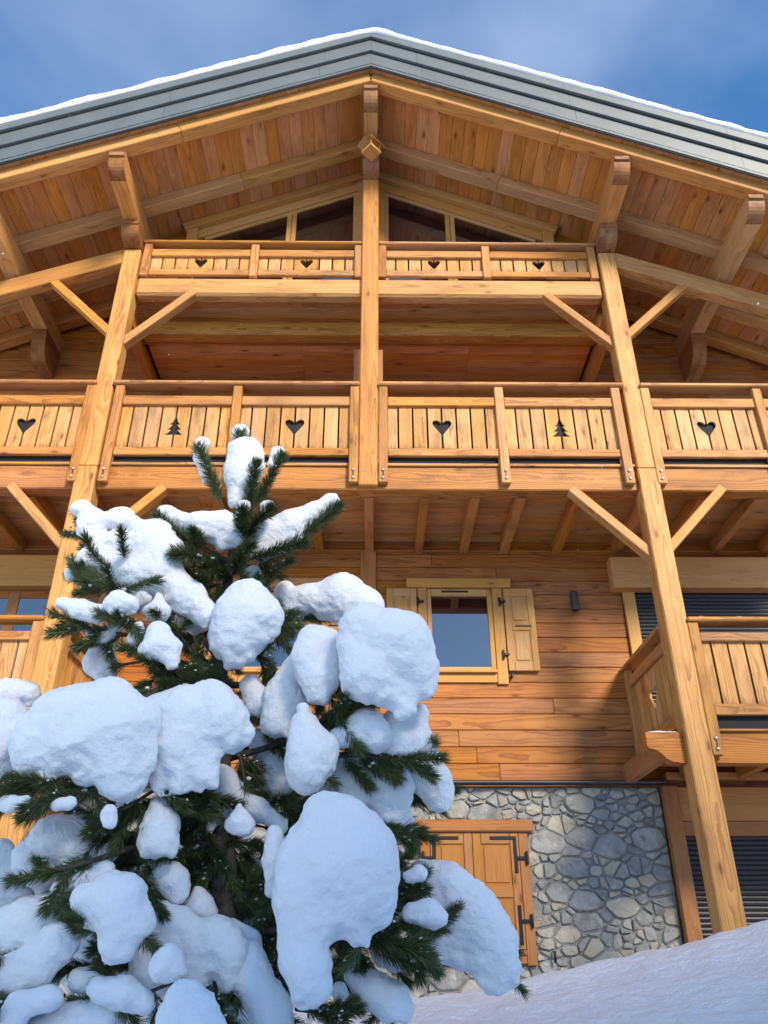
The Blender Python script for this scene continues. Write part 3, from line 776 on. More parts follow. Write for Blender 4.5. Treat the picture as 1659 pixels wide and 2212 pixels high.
# ---- balcony railings
HEART = [(0, -.135), (.012, -.09), (.032, -.055), (.062, -.015), (.09, .022), (.106, .056), (.104, .084), (.086, .103), (.060, .106), (.034, .095), (.010, .074)]
FIR = [(.0101, -.105), (.104, -.107), (.066, -.078), (.036, -.038), (.080, -.040), (.050, -.008), (.026, .030), (.058, .030), (.030, .066), (.010, .125)]
def slat_poly(w, h, cuts):
    """outline in (x up the grain, y across), cut = {'l' or 'r': [(depth, height)]}"""
    poly = [(0, -w/2), (h, -w/2), (h, w/2), (0, w/2)]
    out = [(0, -w/2)]
    if 'l' in cuts: out += [(hh, -w/2+d) for d, hh in cuts['l']]
    out += [(h, -w/2), (h, w/2)]
    if 'r' in cuts: out += [(hh, w/2-d) for d, hh in cuts['r'][::-1]]
    out += [(0, w/2)]
    return out
slat_cache = {}
def railing(name, O, U, length, zs, posts, bays, rail_y=.0, thick=.05, screen=None, cap=(0, None), bolts=True, midrail=False, capw=.17):
    """O origin on the post-front plane, U unit vector along, inward = Z x U; zs: cap_top, cap_bot, rail_top, rail_bot, slat_bot(bottom rail top), rail2_bot, post_bot"""
    U = Vector(U); I = Vector((0, 0, 1)).cross(U)
    O = Vector(O); ct, cb, rt, rb, st, sb, pb = zs
    def pt(u, i, z): return Vector((O.x, O.y, 0)) + U*u + I*i + Vector((0, 0, z))
    c0, c1 = cap
    root = beam(name, pt(c0, capw/2-.03, (ct+cb)/2), pt(c1 if c1 else length, capw/2-.03, (ct+cb)/2), capw, ct-cb, M_RAIL, chalet, (0, 0, 1), .012)
    for u in posts:
        beam('baluster', pt(u, .035, pb), pt(u, .035, cb-.001), .10, .07, M_RAIL, root, I, .007)
        if bolts:
            for zz in (pb+.055, pb+.15):
                lathe('bolt', [(.017, 0), (.017, .007), (.012, .014), (.004, .017)], 10, M_BOLT, root, frame(pt(u, -.001, zz), pt(u, -.002, zz), (0, 0, 1)))
            beam('slot', pt(u, -.0012, pb+.07), pt(u, -.0012, pb+.135), .012, .002, M_BLACK, root, I, .0004)
    for (u0, u1, cut) in bays:
        beam('top_rail', pt(u0, .045, (rt+rb)/2), pt(u1, .045, (rt+rb)/2), .05, rt-rb, M_RAIL, root, (0, 0, 1), .008)
        beam('bottom_rail', pt(u0, .045, (st+sb)/2), pt(u1, .045, (st+sb)/2), .05, st-sb, M_RAIL, root, (0, 0, 1), .008)
        if midrail: beam('inner_rail', pt(u0, .135, (rb+st)/2+.0), pt(u1, .135, (rb+st)/2+.0), .03, .05, M_RAIL, root, (0, 0, 1), .004)
        h = rb-st+.03; sw, gap = .142, .020; pitch = sw+gap
        mid = (u0+u1)/2
        n = int(math.ceil((u1-u0)/2/pitch))
        for k in range(-n, n):
            ua, ub = mid+k*pitch+gap/2, mid+(k+1)*pitch-gap/2
            ua, ub = max(ua, u0+.004), min(ub, u1-.004)
            if ub-ua < .03: continue
            w = ub-ua; cuts = {}
            shp = {'heart': HEART, 'fir': FIR}.get(cut)
            zc = (rb-st)*.50+.02+(.012 if rb-st < .3 else 0)
            sc = 1.0 if rb-st > .3 else .76
            if shp and k in (-1, 0):
                pr = [(max(.0005, d*sc-gap/2), zc+hh*sc) for d, hh in shp if d*sc > gap/2-.002 or True]
                pr = [(d, hh) for d, hh in pr]
                cuts['r' if k == -1 else 'l'] = pr
            key = (round(w, 3), round(h, 3), cut if cuts else None, k if cuts else None)
            if key not in slat_cache:
                slat_cache[key] = prism('slat', slat_poly(w, h, cuts), .024, M_SLAT, None, Matrix.Identity(4)).data
                tmp = [o for o in COL.objects if o.data == slat_cache[key]][0]; COL.objects.unlink(tmp); bpy.data.objects.remove(tmp); WM.clear if False else None
            o = pt((ua+ub)/2, .058+.012+random.uniform(-.002, .002), st-.015)
            X = Vector((0, 0, 1)); Yv = U; Z = X.cross(Yv)
            inst('slat', slat_cache[key], root, Matrix(((X.x, Yv.x, Z.x, o.x), (X.y, Yv.y, Z.y, o.y), (X.z, Yv.z, Z.z, o.z), (0, 0, 0, 1))))
        if bolts: beam('gap_shade_strip', pt(u0, .085, (st+pb+.24)/2), pt(u1, .085, (st+pb+.24)/2), .006, st-pb-.24, M_SCREEN, root, (0, 0, 1), .001)  # black strip standing in for the shade in the gap below the rail
        if screen and cut in screen:
            beam('mesh_shade_screen', pt(u0+.01, .097, (rb+st)/2), pt(u1-.01, .097, (rb+st)/2), .004, rb-st+.02, M_SCREEN, root, (0, 0, 1), .001)
    return root
RY = P-.015
zm = (5.745, 5.695, 5.56, 5.435, 4.865, 4.765, 4.42)
scr = ('heart', 'fir')  # real netting in heart bays; in fir bays a dark sheet stands in for shade
railing('balcony_railing', (.105, RY, 0), (1, 0, 0), 2.76, zm, (.055, 1.365, 2.69), ((.107, 1.313, 'heart'), (1.417, 2.638, 'fir')), screen=scr, cap=(0, 2.79))
railing('balcony_railing', (-2.865, RY, 0), (1, 0, 0), 2.76, zm, (.055, 1.385, 2.705), ((.107, 1.333, 'fir'), (1.437, 2.653, 'heart')), screen=scr, cap=(-.03, 2.76))
railing('balcony_railing', (3.11, RY, 0), (1, 0, 0), 2.3, zm, (.025, 1.30), ((.078, 1.248, 'heart'), (1.352, 2.3, 'fir')), screen=scr, cap=(-.03, 2.3))
railing('balcony_railing', (-5.4, RY, 0), (1, 0, 0), 2.29, zm, (.95, 2.265), ((1.003, 2.212, 'heart'), (0, .897, 'fir')), screen=scr, cap=(0, 2.32))
zt = (8.035, 7.995, 7.92, 7.80, 7.57, 7.475, 7.44)
railing('balcony_railing', (-2.893, RY+.05, 0), (1, 0, 0), 2.78, zt, (.07, 1.43, 2.745), ((.122, 1.378, 'heart'), (1.482, 2.693, 'heart')), bolts=False, midrail=True, cap=(0, 2.785), capw=.15)
railing('balcony_railing', (.108, RY+.05, 0), (1, 0, 0), 2.78, zt, (.045, 1.36, 2.71), ((.097, 1.308, 'heart'), (1.412, 2.658, 'heart')), bolts=False, midrail=True, cap=(0, 2.785), capw=.15)
zl = (2.90, 2.855, 2.755, 2.665, 2.06, 1.955, 1.59)
railing('balcony_railing', (3.11, RY, 0), (1, 0, 0), 2.3, zl, (.04, 1.32), ((.093, 1.268, 'plain'), (1.372, 2.3, 'plain')), screen=('plain',), cap=(-.01, 2.3))
railing('balcony_railing', (-5.4, RY, 0), (1, 0, 0), 2.29, zl, (.95, 2.25), ((1.003, 2.197, 'plain'), (0, .897, 'plain')), cap=(0, 2.30))
# side returns of the first-floor balconies
zr = (2.90, 2.855, 2.765, 2.655, 2.03, 1.90, 1.72)
railing('balcony_railing', (2.90, W-.01, 0), (0, -1, 0), 1.35, zr, (.05,), ((.055, 1.34, 'heart'),), bolts=False, cap=(-.0, 1.36), capw=.19)
railing('balcony_railing', (-2.90, P+.215, 0), (0, 1, 0), 1.35, zr, (1.29,), ((.01, 1.29, 'heart'),), bolts=False, cap=(0, 1.35), capw=.19)
# first-floor balcony floor: front beam with an ogee end, joists, boards
for sx in (-1, 1):
    og = [(5.4, 0), (5.4, -.275), (2.86, -.275)]
    og += [(2.82, -.272), (2.76, -.262), (2.71, -.235), (2.67, -.19), (2.64, -.165), (2.60, -.150), (2.565, -.145), (2.55, -.13), (2.55, 0)]
    M = Matrix(((sx, 0, 0, 0), (0, 0, -1 if sx > 0 else 1, 7.45), (0, 1, 0, 1.815), (0, 0, 0, 1)))
    # the beam runs behind the post; local x is its length
    prism('balcony_beam', og if sx > 0 else og, .15, M_BEAM, chalet, M)
    beam('balcony_side_beam', (sx*2.78, 7.53, 1.72), (sx*2.78, W-.002, 1.72), .10, .19, M_RED, chalet)
    fl = beam('balcony_floor', (sx*2.84, 8.2, 1.84), (sx*5.4, 8.2, 1.84), 1.33, .03, M_DECK, chalet)
    for x in (3.35, 3.95, 4.55, 5.1): beam('joist', (sx*x, 7.53, 1.74), (sx*x, W-.11, 1.74), .09, .15, M_JOIST, chalet)
    beam('edge_board', (sx*3.11, 7.40, 1.828), (sx*5.4, 7.40, 1.828), .12, .02, M_RAIL, chalet)
    # wrought-iron bracing below the rail
    for x in (3.3, 3.75, 4.2, 4.65): beam('floor_bracket', (sx*x, 7.62, 1.87), (sx*(x+.2), 7.62, 1.96), .02, .02, M_BLACK, chalet)

# ---- small things on the house
def wall_lamp():
    c = Vector((2.435, W-.075, 3.70)); t = empty('wall_lamp', (2.435, W, 3.70))
    tag(t, 'dark grey cylindrical wall lamp on the cladding right of the open shutter', 'lamp')
    lathe('lamp_body', [(.040, -.118), (.047, -.115), (.048, -.1), (.048, .1), (.047, .115), (.040, .118)], 20, M_LAMP, t, frame(c-Vector((0, 0, .001)), c+Vector((0, 0, .001)), (0, 1, 0)))
    lathe('lamp_lens', [(.034, -.119), (.034, -.1175)], 16, M_BLACKIN, t, frame(c-Vector((0, 0, .001)), c+Vector((0, 0, .001)), (0, 1, 0)))
    box('wall_bracket', 2.435-.03, 2.435+.03, W-.034, W-.001, 3.64, 3.76, M_LAMP, t, 'z')
wall_lamp()
def birdhouse():
    c = Vector((.005, 6.90, 9.20)); t = empty('birdhouse', c)
    tag(t, 'small pale wooden bird feeder with pitched roof hanging under the ridge beam', 'birdhouse')
    a = math.radians(45)
    R = Matrix.Translation(c) @ Matrix.Rotation(a, 4, 'Z')
    def bx(name, x0, x1, y0, y1, z0, z1):
        vs, fs = cbox(x1-x0, y1-y0, z1-z0, .002)
        return mesh(name, vs, fs, M_PINE, t, R @ Matrix.Translation(((x0+x1)/2, (y0+y1)/2, (z0+z1)/2)))
    s = .085
    bx('tray', -s, s, -s, s, 0, .012)
    for (x0, x1, y0, y1) in ((-s-.008, s+.008, -s-.009, -s), (-s-.008, s+.008, s, s+.009), (-s-.009, -s, -s, s), (s, s+.009, -s, s)): bx('tray_edge', x0, x1, y0, y1, 0, .04)
    for sx in (-1, 1):
        for sy in (-1, 1): bx('corner_post', sx*(s-.01)-.007, sx*(s-.01)+.007, sy*(s-.01)-.007, sy*(s-.01)+.007, .012, .14)
    for sgn in (-1, 1):
        vs, fs = cbox(.26, .155, .009, .002)
        mesh('roof_panel', vs, fs, M_PINE, t, R @ Matrix.Translation((0, sgn*.062, .168)) @ Matrix.Rotation(-sgn*math.radians(32), 4, 'X'))
    lathe('hanger', [(.003, 0), (.003, .2)], 6, M_BLACK, t, frame(c+Vector((0, 0, .2)), c+Vector((0, 0, .201)), (0, 1, 0)))
birdhouse()

# ---- thin snow lying on ledges
def ledge_snow(label, x0, x1, y0, y1, z, t):
    xs = np.linspace(x0, x1, max(4, int((x1-x0)/.03))); ys = np.linspace(y0, y1, 5); vs = []
    for x in xs:
        for j, y in enumerate(ys):
            n = .6+.5*mnoise.noise((x*9, y*9, z))+.3*mnoise.noise((x*25, y*25, z))
            e = 0 if j in (0, 4) or x in (xs[0], xs[-1]) else 1
            vs.append((x, y, z+.001+max(.001, t*n)*e))
    fs = [[i*5+j, (i+1)*5+j, (i+1)*5+j+1, i*5+j+1] for i in range(len(xs)-1) for j in range(4)]
    tag(mesh('ledge_snow', vs, fs, M_SNOW, smooth=True), label, 'snow', 'thin snow on ledges')
ledge_snow('thin line of snow on the handrail of the lower right balcony', 3.15, 5.3, RY-.02, RY+.11, 2.90, .018)
ledge_snow('thin line of snow on the handrail of the lower left balcony', -5.3, -3.15, RY-.02, RY+.11, 2.90, .018)
ledge_snow('snow cushion on the carved beam end beside the right post', 2.56, 2.88, 7.385, 7.515, 1.815, .03)
# ---- a few flakes drifting in the air
def flakes():
    vs, fs = [], []
    for (x, y, Y, r) in ((744/2, 378, 4.0, .0035), (330, 650, 5, .003), (1206/2+829, 430, 4.2, .004), (1637, 656, 3.0, .006), (6, 548, 3.4, .005), (1103, 1168, 5, .004), (365, 766, 5, .004), (640, 605, 4.4, .005), (1530, 1128, 5, .003), (20, 462, 4, .003), (945, 590, 4.6, .003), (1248, 1188, 5, .0035), (700, 240, 5, .003), (1300, 1010, 4.8, .003), (980, 800, 5.2, .0035), (520, 700, 5, .003), (150, 250, 4.5, .003), (1420, 300, 5, .003)):
        p = np.array(at(x, y, Y)); b = len(vs)
        o6 = np.array([(1, 0, 0), (-1, 0, 0), (0, 1, 0), (0, -1, 0), (0, 0, 1), (0, 0, -1)])*r*rng.uniform(.6, 1.4, (6, 1))
        vs += (p+o6).tolist(); fs += [[b+i for i in f] for f in ((0, 2, 4), (2, 1, 4), (1, 3, 4), (3, 0, 4), (2, 0, 5), (1, 2, 5), (3, 1, 5), (0, 3, 5))]
    tag(mesh('snowflakes', vs, fs, M_SNOW), 'a few tiny white snowflakes drifting in the air before the facade', 'snowflakes', kind='stuff')
flakes()

# ================================================================== pine in the foreground
TY = 3.85
def tube(pts, radii, n=8):
    vs, fs = [], []
    pts = [Vector(p) for p in pts]
    for i, p in enumerate(pts):
        d = (pts[min(i+1, len(pts)-1)]-pts[max(i-1, 0)]).normalized()
        a = d.orthogonal().normalized() if i == 0 else (prev - d*prev.dot(d)).normalized()
        prev = a; b = d.cross(a)
        for k in range(n):
            t = 2*math.pi*k/n; vs.append(p + (a*math.cos(t)+b*math.sin(t))*radii[i])
    for i in range(len(pts)-1):
        for k in range(n): fs.append([i*n+k, i*n+(k+1) % n, (i+1)*n+(k+1) % n, (i+1)*n+k])
    fs.append([(len(pts)-1)*n+k for k in range(n)])
    return vs, fs
def spline(pts, m):
    """resample a polyline smoothly (Catmull-Rom)"""
    P_ = [pts[0]*2-pts[1]] + list(pts) + [pts[-1]*2-pts[-2]]
    out = []
    for i in range(1, len(P_)-2):
        for k in range(m):
            t = k/m; a, b, c, d = P_[i-1:i+3]
            out.append(.5*((2*b)+(c-a)*t+(2*a-5*b+4*c-d)*t*t+(3*b-a-3*c+d)*t**3))
    out.append(pts[-1]); return out

tree = empty('pine_tree', (at(490, 2212, TY).x, TY, gz(-.8, TY)))
tag(tree, 'young mountain pine with dark green needles bowed under heavy snow before the chalet', 'tree')
tp = [(497, 2420, TY), (492, 2212, TY), (488, 2000, TY), (484, 1850, TY), (478, 1650, TY), (474, 1480, TY), (482, 1340, TY), (498, 1215, TY), (512, 1120, TY), (520, 1010, TY)]
tpts = spline([at(*q) for q in tp], 5)
rad = np.interp(np.linspace(0, 1, len(tpts)), [0, .3, .55, .75, 1], [.066, .053, .040, .026, .007])
vs, fs = tube(tpts, [r*(1+.05*mnoise.noise(p*9)) for r, p in zip(rad, tpts)], 14)
mesh('trunk', vs, fs, M_BARK, tree, smooth=True)

DUST = []
class Needles:
    def __init__(s): s.v, s.t = [], []
    def shoot(s, p0, p1, n, ln=.060, ang=38, w=.0023, rad0=.006, bare=.0):
        """needles set round the shoot p0-p1, leaning forward"""
        p0, p1 = np.array(p0), np.array(p1); d = p1-p0; L = np.linalg.norm(d)
        if L < 1e-4: return
        d = d/L; a = np.cross(d, [0, 0, 1.]); 
        if np.linalg.norm(a) < .05: a = np.cross(d, [1., 0, 0])
        a /= np.linalg.norm(a); b = np.cross(d, a)
        if rng.random() < .55:
            for _ in range(rng.integers(1, 5)): DUST.append(p0 + d*L*rng.uniform(.1, 1) + np.array([0, 0, .012]) + rng.normal(0, .011, 3))
        u = rng.uniform(bare, 1, n); ph = rng.uniform(0, 2*np.pi, n)
        an = np.radians(rng.normal(ang, 9, n) * (1-.45*u**3))
        rd = np.cos(ph)[:, None]*a + np.sin(ph)[:, None]*b
        base = p0 + d*(u*L)[:, None] + rd*rad0*.5
        dr = d*np.cos(an)[:, None] + rd*np.sin(an)[:, None]
        dr = dr + rng.normal(0, .07, dr.shape); dr /= np.linalg.norm(dr, axis=1)[:, None]
        l = ln*rng.uniform(.75, 1.12)*rng.uniform(.8, 1.12, n)
        side = np.cross(dr, rng.normal(size=dr.shape)); side /= np.linalg.norm(side, axis=1)[:, None]
        mid = base + dr*(l*.55)[:, None] - d*0 + np.array([0, 0, -.0015]); tip = base + dr*l[:, None] + rd*.003 - np.array([0, 0, .002])
        q = np.stack([base-side*w*.35, base+side*w*.35, mid+side*w*.5, tip, mid-side*w*.5], 1)
        s.v.append(q.reshape(-1, 3)); s.t.append(np.repeat(np.clip(rng.normal(.38, .22, n), 0, 1), 5))
    def build(s, parent):
        if not s.v: return
        v = np.concatenate(s.v); n = len(v)//5
        me = bpy.data.meshes.new('needles'); me.vertices.add(len(v)); me.vertices.foreach_set('co', v.ravel())
        me.loops.add(n*5); me.loops.foreach_set('vertex_index', np.arange(n*5)); me.polygons.add(n)
        me.polygons.foreach_set('loop_start', np.arange(n)*5)
        me.update(); me.validate(); me.materials.append(M_NEEDLE)
        at_ = me.attributes.new('tone', 'FLOAT', 'POINT'); at_.data.foreach_set('value', np.concatenate(s.t))
        tag(inst('needles', me, parent), kind='stuff')

def branch(px, r0=.014, side=True, full=False, dens=1.0, tipn=150, start=.35, guard=True):
    y0_ = px[0][1]
    pts = spline([at(x, y, Y) for x, y, Y in px], 6)
    n = len(pts)
    vs, fs = tube(pts, np.linspace(r0, .0035, n), 7)
    o = mesh('branch', vs, fs, M_BARK, tree, smooth=True)
    nd = Needles()
    cum = [0]
    for i in range(1, n): cum.append(cum[-1]+(pts[i]-pts[i-1]).length)
    T = cum[-1]
    def at_len(s):
        i = max(1, min(n-1, int(np.searchsorted(cum, s)))); t = (s-cum[i-1])/max(1e-6, cum[i]-cum[i-1])
        return pts[i-1].lerp(pts[i], t), (pts[i]-pts[i-1]).normalized()
    tipL = min(.30, T*.95) if full else min(.26, T*.75)
    m = 5
    for k in range(m):
        a, _ = at_len(T-tipL+tipL*k/m); b, _ = at_len(T-tipL+tipL*(k+1)/m)
        nd.shoot(a, b, int(tipn*dens*tipL/.2/m*2.3), ln=.072 if full else .060, ang=46 if full else 38)
    pe, de = at_len(T); nd.shoot(pe-de*.02, pe+de*.012, int(70*dens), ang=26)
    if side and T > .25:
        s = T*start
        while s < T-.10:
            p, d = at_len(s)
            for sg in (-1, 1):
                if random.random() < .78:
                    q = Matrix.Rotation(random.uniform(0, 6.28), 3, d) @ d.orthogonal().normalized()
                    q.z *= .45
                    dr = (d*random.uniform(.55, .95) + q.normalized()*random.uniform(.5, .85)).normalized()
                    dr.y = max(dr.y, -.3 if y0_ < 1260 else .0) if guard else dr.y; dr.normalize()
                    L = random.uniform(.10, .19)
                    e = p + dr*L; mpt = p + dr*L*.5 + Vector((0, 0, -.006))
                    nd.shoot(p, mpt, int(125*dens*L/.15)); nd.shoot(mpt, e, int(150*dens*L/.15)); nd.shoot(e-dr*.02, e+dr*.01, int(55*dens), ang=27)
                    v2, f2 = tube([p, mpt, e], [.006, .0045, .003], 5)
                    me = o.data
            s += random.uniform(.055, .095)
    nd.build(o)
    return o
CL = [
 ('small snow cap on the very tip of the pine', 3.94, [[(520, 932, 18), (519, 945, 17)]], 0),
 ('tall white snow plug wedged between the top shoots of the pine', 3.82, [[(528, 978, 34), (520, 1028, 34), (508, 1085, 18)], [(548, 985, 24), (556, 1010, 16)], [(505, 1010, 20)]], 0),
 ('narrow snow strip on the left of the uppermost pine shoots', 3.79, [[(437, 960, 16), (430, 990, 11)], [(430, 990, 11), (446, 1040, 8)]], 0),
 ('snow tuft on the right of the uppermost pine shoots', 3.83, [[(600, 978, 15), (588, 1005, 10)]], 0),
 ('small snow knob on a short shoot left of the leader stem', 3.68, [[(552, 1008, 14), (555, 1018, 12)]], 0),
 ('little snow tuft at the crossing below the top shoots', 3.68, [[(525, 1095, 15), (520, 1112, 13)], [(578, 1095, 15), (573, 1105, 12)]], 0),
 ('snow ridge on the left arm just below the top shoots', 3.76, [[(360, 1112, 22), (392, 1130, 20), (432, 1138, 30), (480, 1140, 32), (500, 1160, 26)], [(470, 1160, 26), (478, 1180, 14)]], 0),
 ('long snow arm reaching right and up towards the balcony beam', 3.86, [[(714, 1083, 20), (680, 1108, 20), (630, 1140, 34), (590, 1158, 34), (562, 1190, 24)], [(630, 1160, 28), (600, 1175, 25)]], 0),
 ('bright branching snow mass on the upper left branches', 3.66, [[(176, 1098, 20), (215, 1130, 18), (262, 1125, 26), (300, 1140, 16), (335, 1155, 22)], [(190, 1143, 20), (212, 1180, 16), (240, 1205, 18)], [(330, 1160, 38), (352, 1205, 42), (338, 1240, 46), (295, 1245, 42), (240, 1225, 26), (195, 1215, 28), (160, 1240, 20)], [(345, 1245, 44), (400, 1290, 32), (448, 1335, 26)], [(250, 1170, 22), (300, 1190, 32)]], 3),
 ('low snow bar on the leftmost shoot in front of the post', 3.50, [[(135, 1304, 16), (170, 1318, 20), (205, 1326, 20), (230, 1318, 14)]], 0),
 ('round snow cap on a shoot facing the camera below the bright mass', 3.44, [[(258, 1296, 22), (264, 1305, 26)], [(240, 1306, 16), (285, 1308, 15)]], 0),
 ('small pointed snow cone beside the round cap', 3.56, [[(342, 1288, 10), (341, 1318, 22)], [(318, 1322, 12), (348, 1328, 15)]], 0),
 ('pale snow lump tucked behind the pointed cone', 3.66, [[(312, 1293, 16), (300, 1302, 12)]], 0),
 ('egg-shaped snow cap over dark needles above the broad shoulder', 3.46, [[(343, 1368, 26), (342, 1395, 38)], [(365, 1405, 24), (372, 1440, 14)], [(318, 1410, 16)]], 0),
 ('slim snow strip left of the egg-shaped cap', 3.50, [[(298, 1355, 14), (288, 1385, 15)]], 0),
 ('shaded snow slab hanging behind the left branches by the post', 3.74, [[(226, 1392, 24), (215, 1430, 32), (225, 1450, 26)]], 0),
 ('small snow patch on the trunk between the left branches and the teardrop', 3.80, [[(395, 1338, 18), (420, 1352, 20)], [(440, 1330, 14)]], 0),
 ('large teardrop of snow hanging in the middle of the pine', 3.62, [[(528, 1290, 46), (532, 1332, 68), (516, 1382, 56), (505, 1430, 24)], [(585, 1345, 20), (590, 1362, 13)]], 1),
 ('snow pad behind the teardrop at the stem', 3.92, [[(548, 1240, 18), (555, 1262, 22)]], 0),
 ('arched snow drift on the branch below the middle cover board', 4.02, [[(616, 1272, 18), (622, 1300, 26), (668, 1296, 32), (740, 1285, 44), (785, 1310, 44)], [(690, 1320, 20), (745, 1320, 30)]], 1),
 ('huge rounded snow ball at the right of the pine before the open window', 3.44, [[(790, 1356, 52), (858, 1402, 74), (900, 1452, 44), (916, 1486, 27)], [(775, 1402, 46), (800, 1456, 62), (835, 1502, 34)], [(880, 1490, 24), (876, 1535, 19), (868, 1550, 13)]], 1),
 ('upright snow block left of the huge ball', 3.58, [[(680, 1385, 36), (668, 1420, 36), (690, 1470, 36), (690, 1500, 21)], [(705, 1390, 30), (712, 1460, 22)]], 1),
 ('long shaded snow drape left below the upright block', 3.74, [[(640, 1440, 22), (610, 1500, 36), (595, 1562, 31)], [(630, 1520, 34), (625, 1572, 19)]], 1),
 ('white spike of snow below the upright block', 3.52, [[(655, 1530, 13), (660, 1570, 31), (672, 1620, 47), (665, 1665, 39), (655, 1702, 15)], [(705, 1615, 24), (702, 1652, 21)]], 1),
 ('snow saddle under the huge ball on the branch with a cone', 3.58, [[(745, 1590, 28), (790, 1575, 40), (810, 1595, 30)], [(730, 1605, 20)]], 0),
 ('snow back on the right-pointing branch above the stone wall', 3.64, [[(850, 1595, 38), (895, 1603, 36), (925, 1625, 20)], [(850, 1560, 24), (905, 1545, 18)]], 0),
 ('shaded snow curtain below the right-pointing branch', 3.82, [[(740, 1670, 40), (800, 1690, 50), (845, 1705, 46), (840, 1755, 32)], [(760, 1720, 36)], [(880, 1785, 20), (868, 1765, 20)]], 1),
 ('bright crumbly snow end at the far right of the middle branches', 3.86, [[(890, 1680, 32), (935, 1688, 42), (945, 1715, 34)], [(955, 1730, 22)], [(870, 1710, 16)]], 0),
 ('great broad snow shoulder at the left of the pine', 3.32, [[(228, 1530, 64), (150, 1562, 74), (108, 1612, 74), (76, 1655, 36)], [(250, 1590, 86), (262, 1680, 56), (262, 1706, 34)], [(180, 1622, 78), (186, 1672, 32)], [(312, 1560, 34), (316, 1640, 28)]], 2),
 ('second snow shoulder right of the broad one by the trunk', 3.44, [[(462, 1520, 46), (480, 1570, 54), (500, 1595, 34)], [(535, 1588, 16), (532, 1608, 12)], [(402, 1545, 58), (380, 1620, 56), (385, 1682, 28)], [(440, 1600, 46), (440, 1670, 26), (455, 1694, 13)], [(352, 1545, 46), (345, 1620, 40), (345, 1700, 17)]], 2),
 ('shaded snow mound cut by the left edge beside the broad shoulder', 3.40, [[(5, 1565, 52), (-10, 1620, 55), (40, 1600, 40)]], 1),
 ('snow pillow behind the broad shoulder at the left edge', 3.75, [[(15, 1500, 34), (60, 1500, 26)], [(0, 1520, 40)]], 0),
 ('small snow patch on needles at the left edge under the broad shoulder', 3.22, [[(15, 1738, 18), (55, 1730, 12)]], 0),
 ('small snow patch on needles under the left half of the broad shoulder', 3.24, [[(150, 1735, 14), (125, 1740, 11)]], 0),
 ('small snow drip under the right half of the broad shoulder', 3.26, [[(235, 1755, 16), (240, 1778, 14)]], 0),
 ('smooth snow wedge on the branch below the broad shoulder', 3.58, [[(185, 1785, 34), (120, 1815, 48), (70, 1850, 42)], [(170, 1840, 44), (220, 1845, 26)], [(90, 1895, 36), (60, 1880, 30)]], 1),
 ('mound of snow at the left edge below the wedge', 3.62, [[(0, 1850, 38), (-5, 1910, 55), (40, 1930, 30)]], 1),
 ('upright snow tongue on a shoot left of the trunk', 3.50, [[(347, 1742, 20), (348, 1780, 34), (344, 1815, 36)], [(325, 1825, 18), (365, 1830, 18)]], 0),
 ('shaded slab behind the upright tongue', 3.66, [[(310, 1790, 16), (305, 1815, 18)]], 0),
 ('draped snow veil where the branches fork from the trunk', 3.78, [[(472, 1695, 38), (500, 1735, 34), (555, 1752, 26), (605, 1785, 18)], [(470, 1765, 22), (455, 1792, 12)]], 0),
 ('small snow peak in front of the trunk fork', 3.58, [[(516, 1742, 8), (514, 1775, 26)], [(498, 1785, 14), (532, 1785, 14)]], 0),
 ('pale snow hanging between trunk and right branches', 3.96, [[(560, 1715, 30), (600, 1700, 34)], [(640, 1760, 30)]], 0),
 ('biggest hanging snow bag, right of the trunk at the bottom', 3.36, [[(690, 1752, 32), (720, 1812, 82), (758, 1872, 98), (780, 1930, 82)], [(668, 1850, 60), (655, 1950, 52), (650, 2040, 48)], [(665, 2090, 60), (668, 2126, 54)], [(815, 1950, 46), (828, 1978, 26)], [(740, 1980, 68), (775, 2025, 30), (790, 2046, 13)], [(690, 2000, 60)]], 1),
 ('narrow snow slab along the left of the biggest bag', 3.58, [[(592, 1800, 15), (590, 1860, 20), (588, 1925, 16)]], 0),
 ('long drooping snow arm in front of the closed shutters', 3.98, [[(915, 1895, 34), (965, 1915, 44), (1020, 1975, 56), (1065, 2040, 50), (1085, 2095, 36), (1082, 2136, 15)], [(1112, 2090, 16), (1112, 2118, 10)], [(940, 1960, 40), (935, 2030, 40), (925, 2072, 25)], [(985, 2010, 44), (985, 2062, 23)], [(1040, 2080, 38), (1060, 2132, 17)]], 1),
 ('low snow pad on the lowest right-pointing branch', 3.58, [[(890, 1975, 22), (925, 1975, 24), (950, 1985, 16)]], 0),
 ('small snow knob on the branch end right of the biggest bag', 3.62, [[(905, 1885, 16), (885, 1895, 14)]], 0),
 ('domed snow mass on the lower left branches', 3.36, [[(235, 1920, 30), (260, 1950, 56), (275, 2000, 48), (255, 2045, 36)], [(185, 1945, 32), (200, 1975, 24)], [(300, 1990, 36)]], 1),
 ('rolling snow drape from the domed mass to the right', 3.60, [[(330, 1985, 38), (385, 2005, 36), (430, 2040, 34), (465, 2030, 40), (490, 2070, 42), (495, 2120, 32)], [(430, 2090, 40), (420, 2130, 30)], [(380, 2040, 30)]], 1),
 ('pointed snow cap left of the bare trunk', 3.70, [[(430, 1928, 16), (432, 1960, 30), (445, 1978, 22)], [(405, 1975, 18)]], 0),
 ('sloping snow bank on a branch at the left edge', 3.50, [[(120, 1965, 36), (60, 1995, 46), (0, 2020, 48)], [(80, 2030, 30)]], 1),
 ('second sloping snow bank lower at the left edge', 3.44, [[(130, 2040, 46), (80, 2085, 42), (20, 2110, 36), (-30, 2120, 36)], [(190, 2010, 20)]], 1),
 ('round snow ball above the bottom dome', 3.36, [[(362, 2075, 30), (355, 2092, 32)], [(385, 2100, 18)]], 0),
 ('pale snow lump in the gap beside the round ball', 3.6, [[(305, 2070, 28), (310, 2110, 34)]], 0),
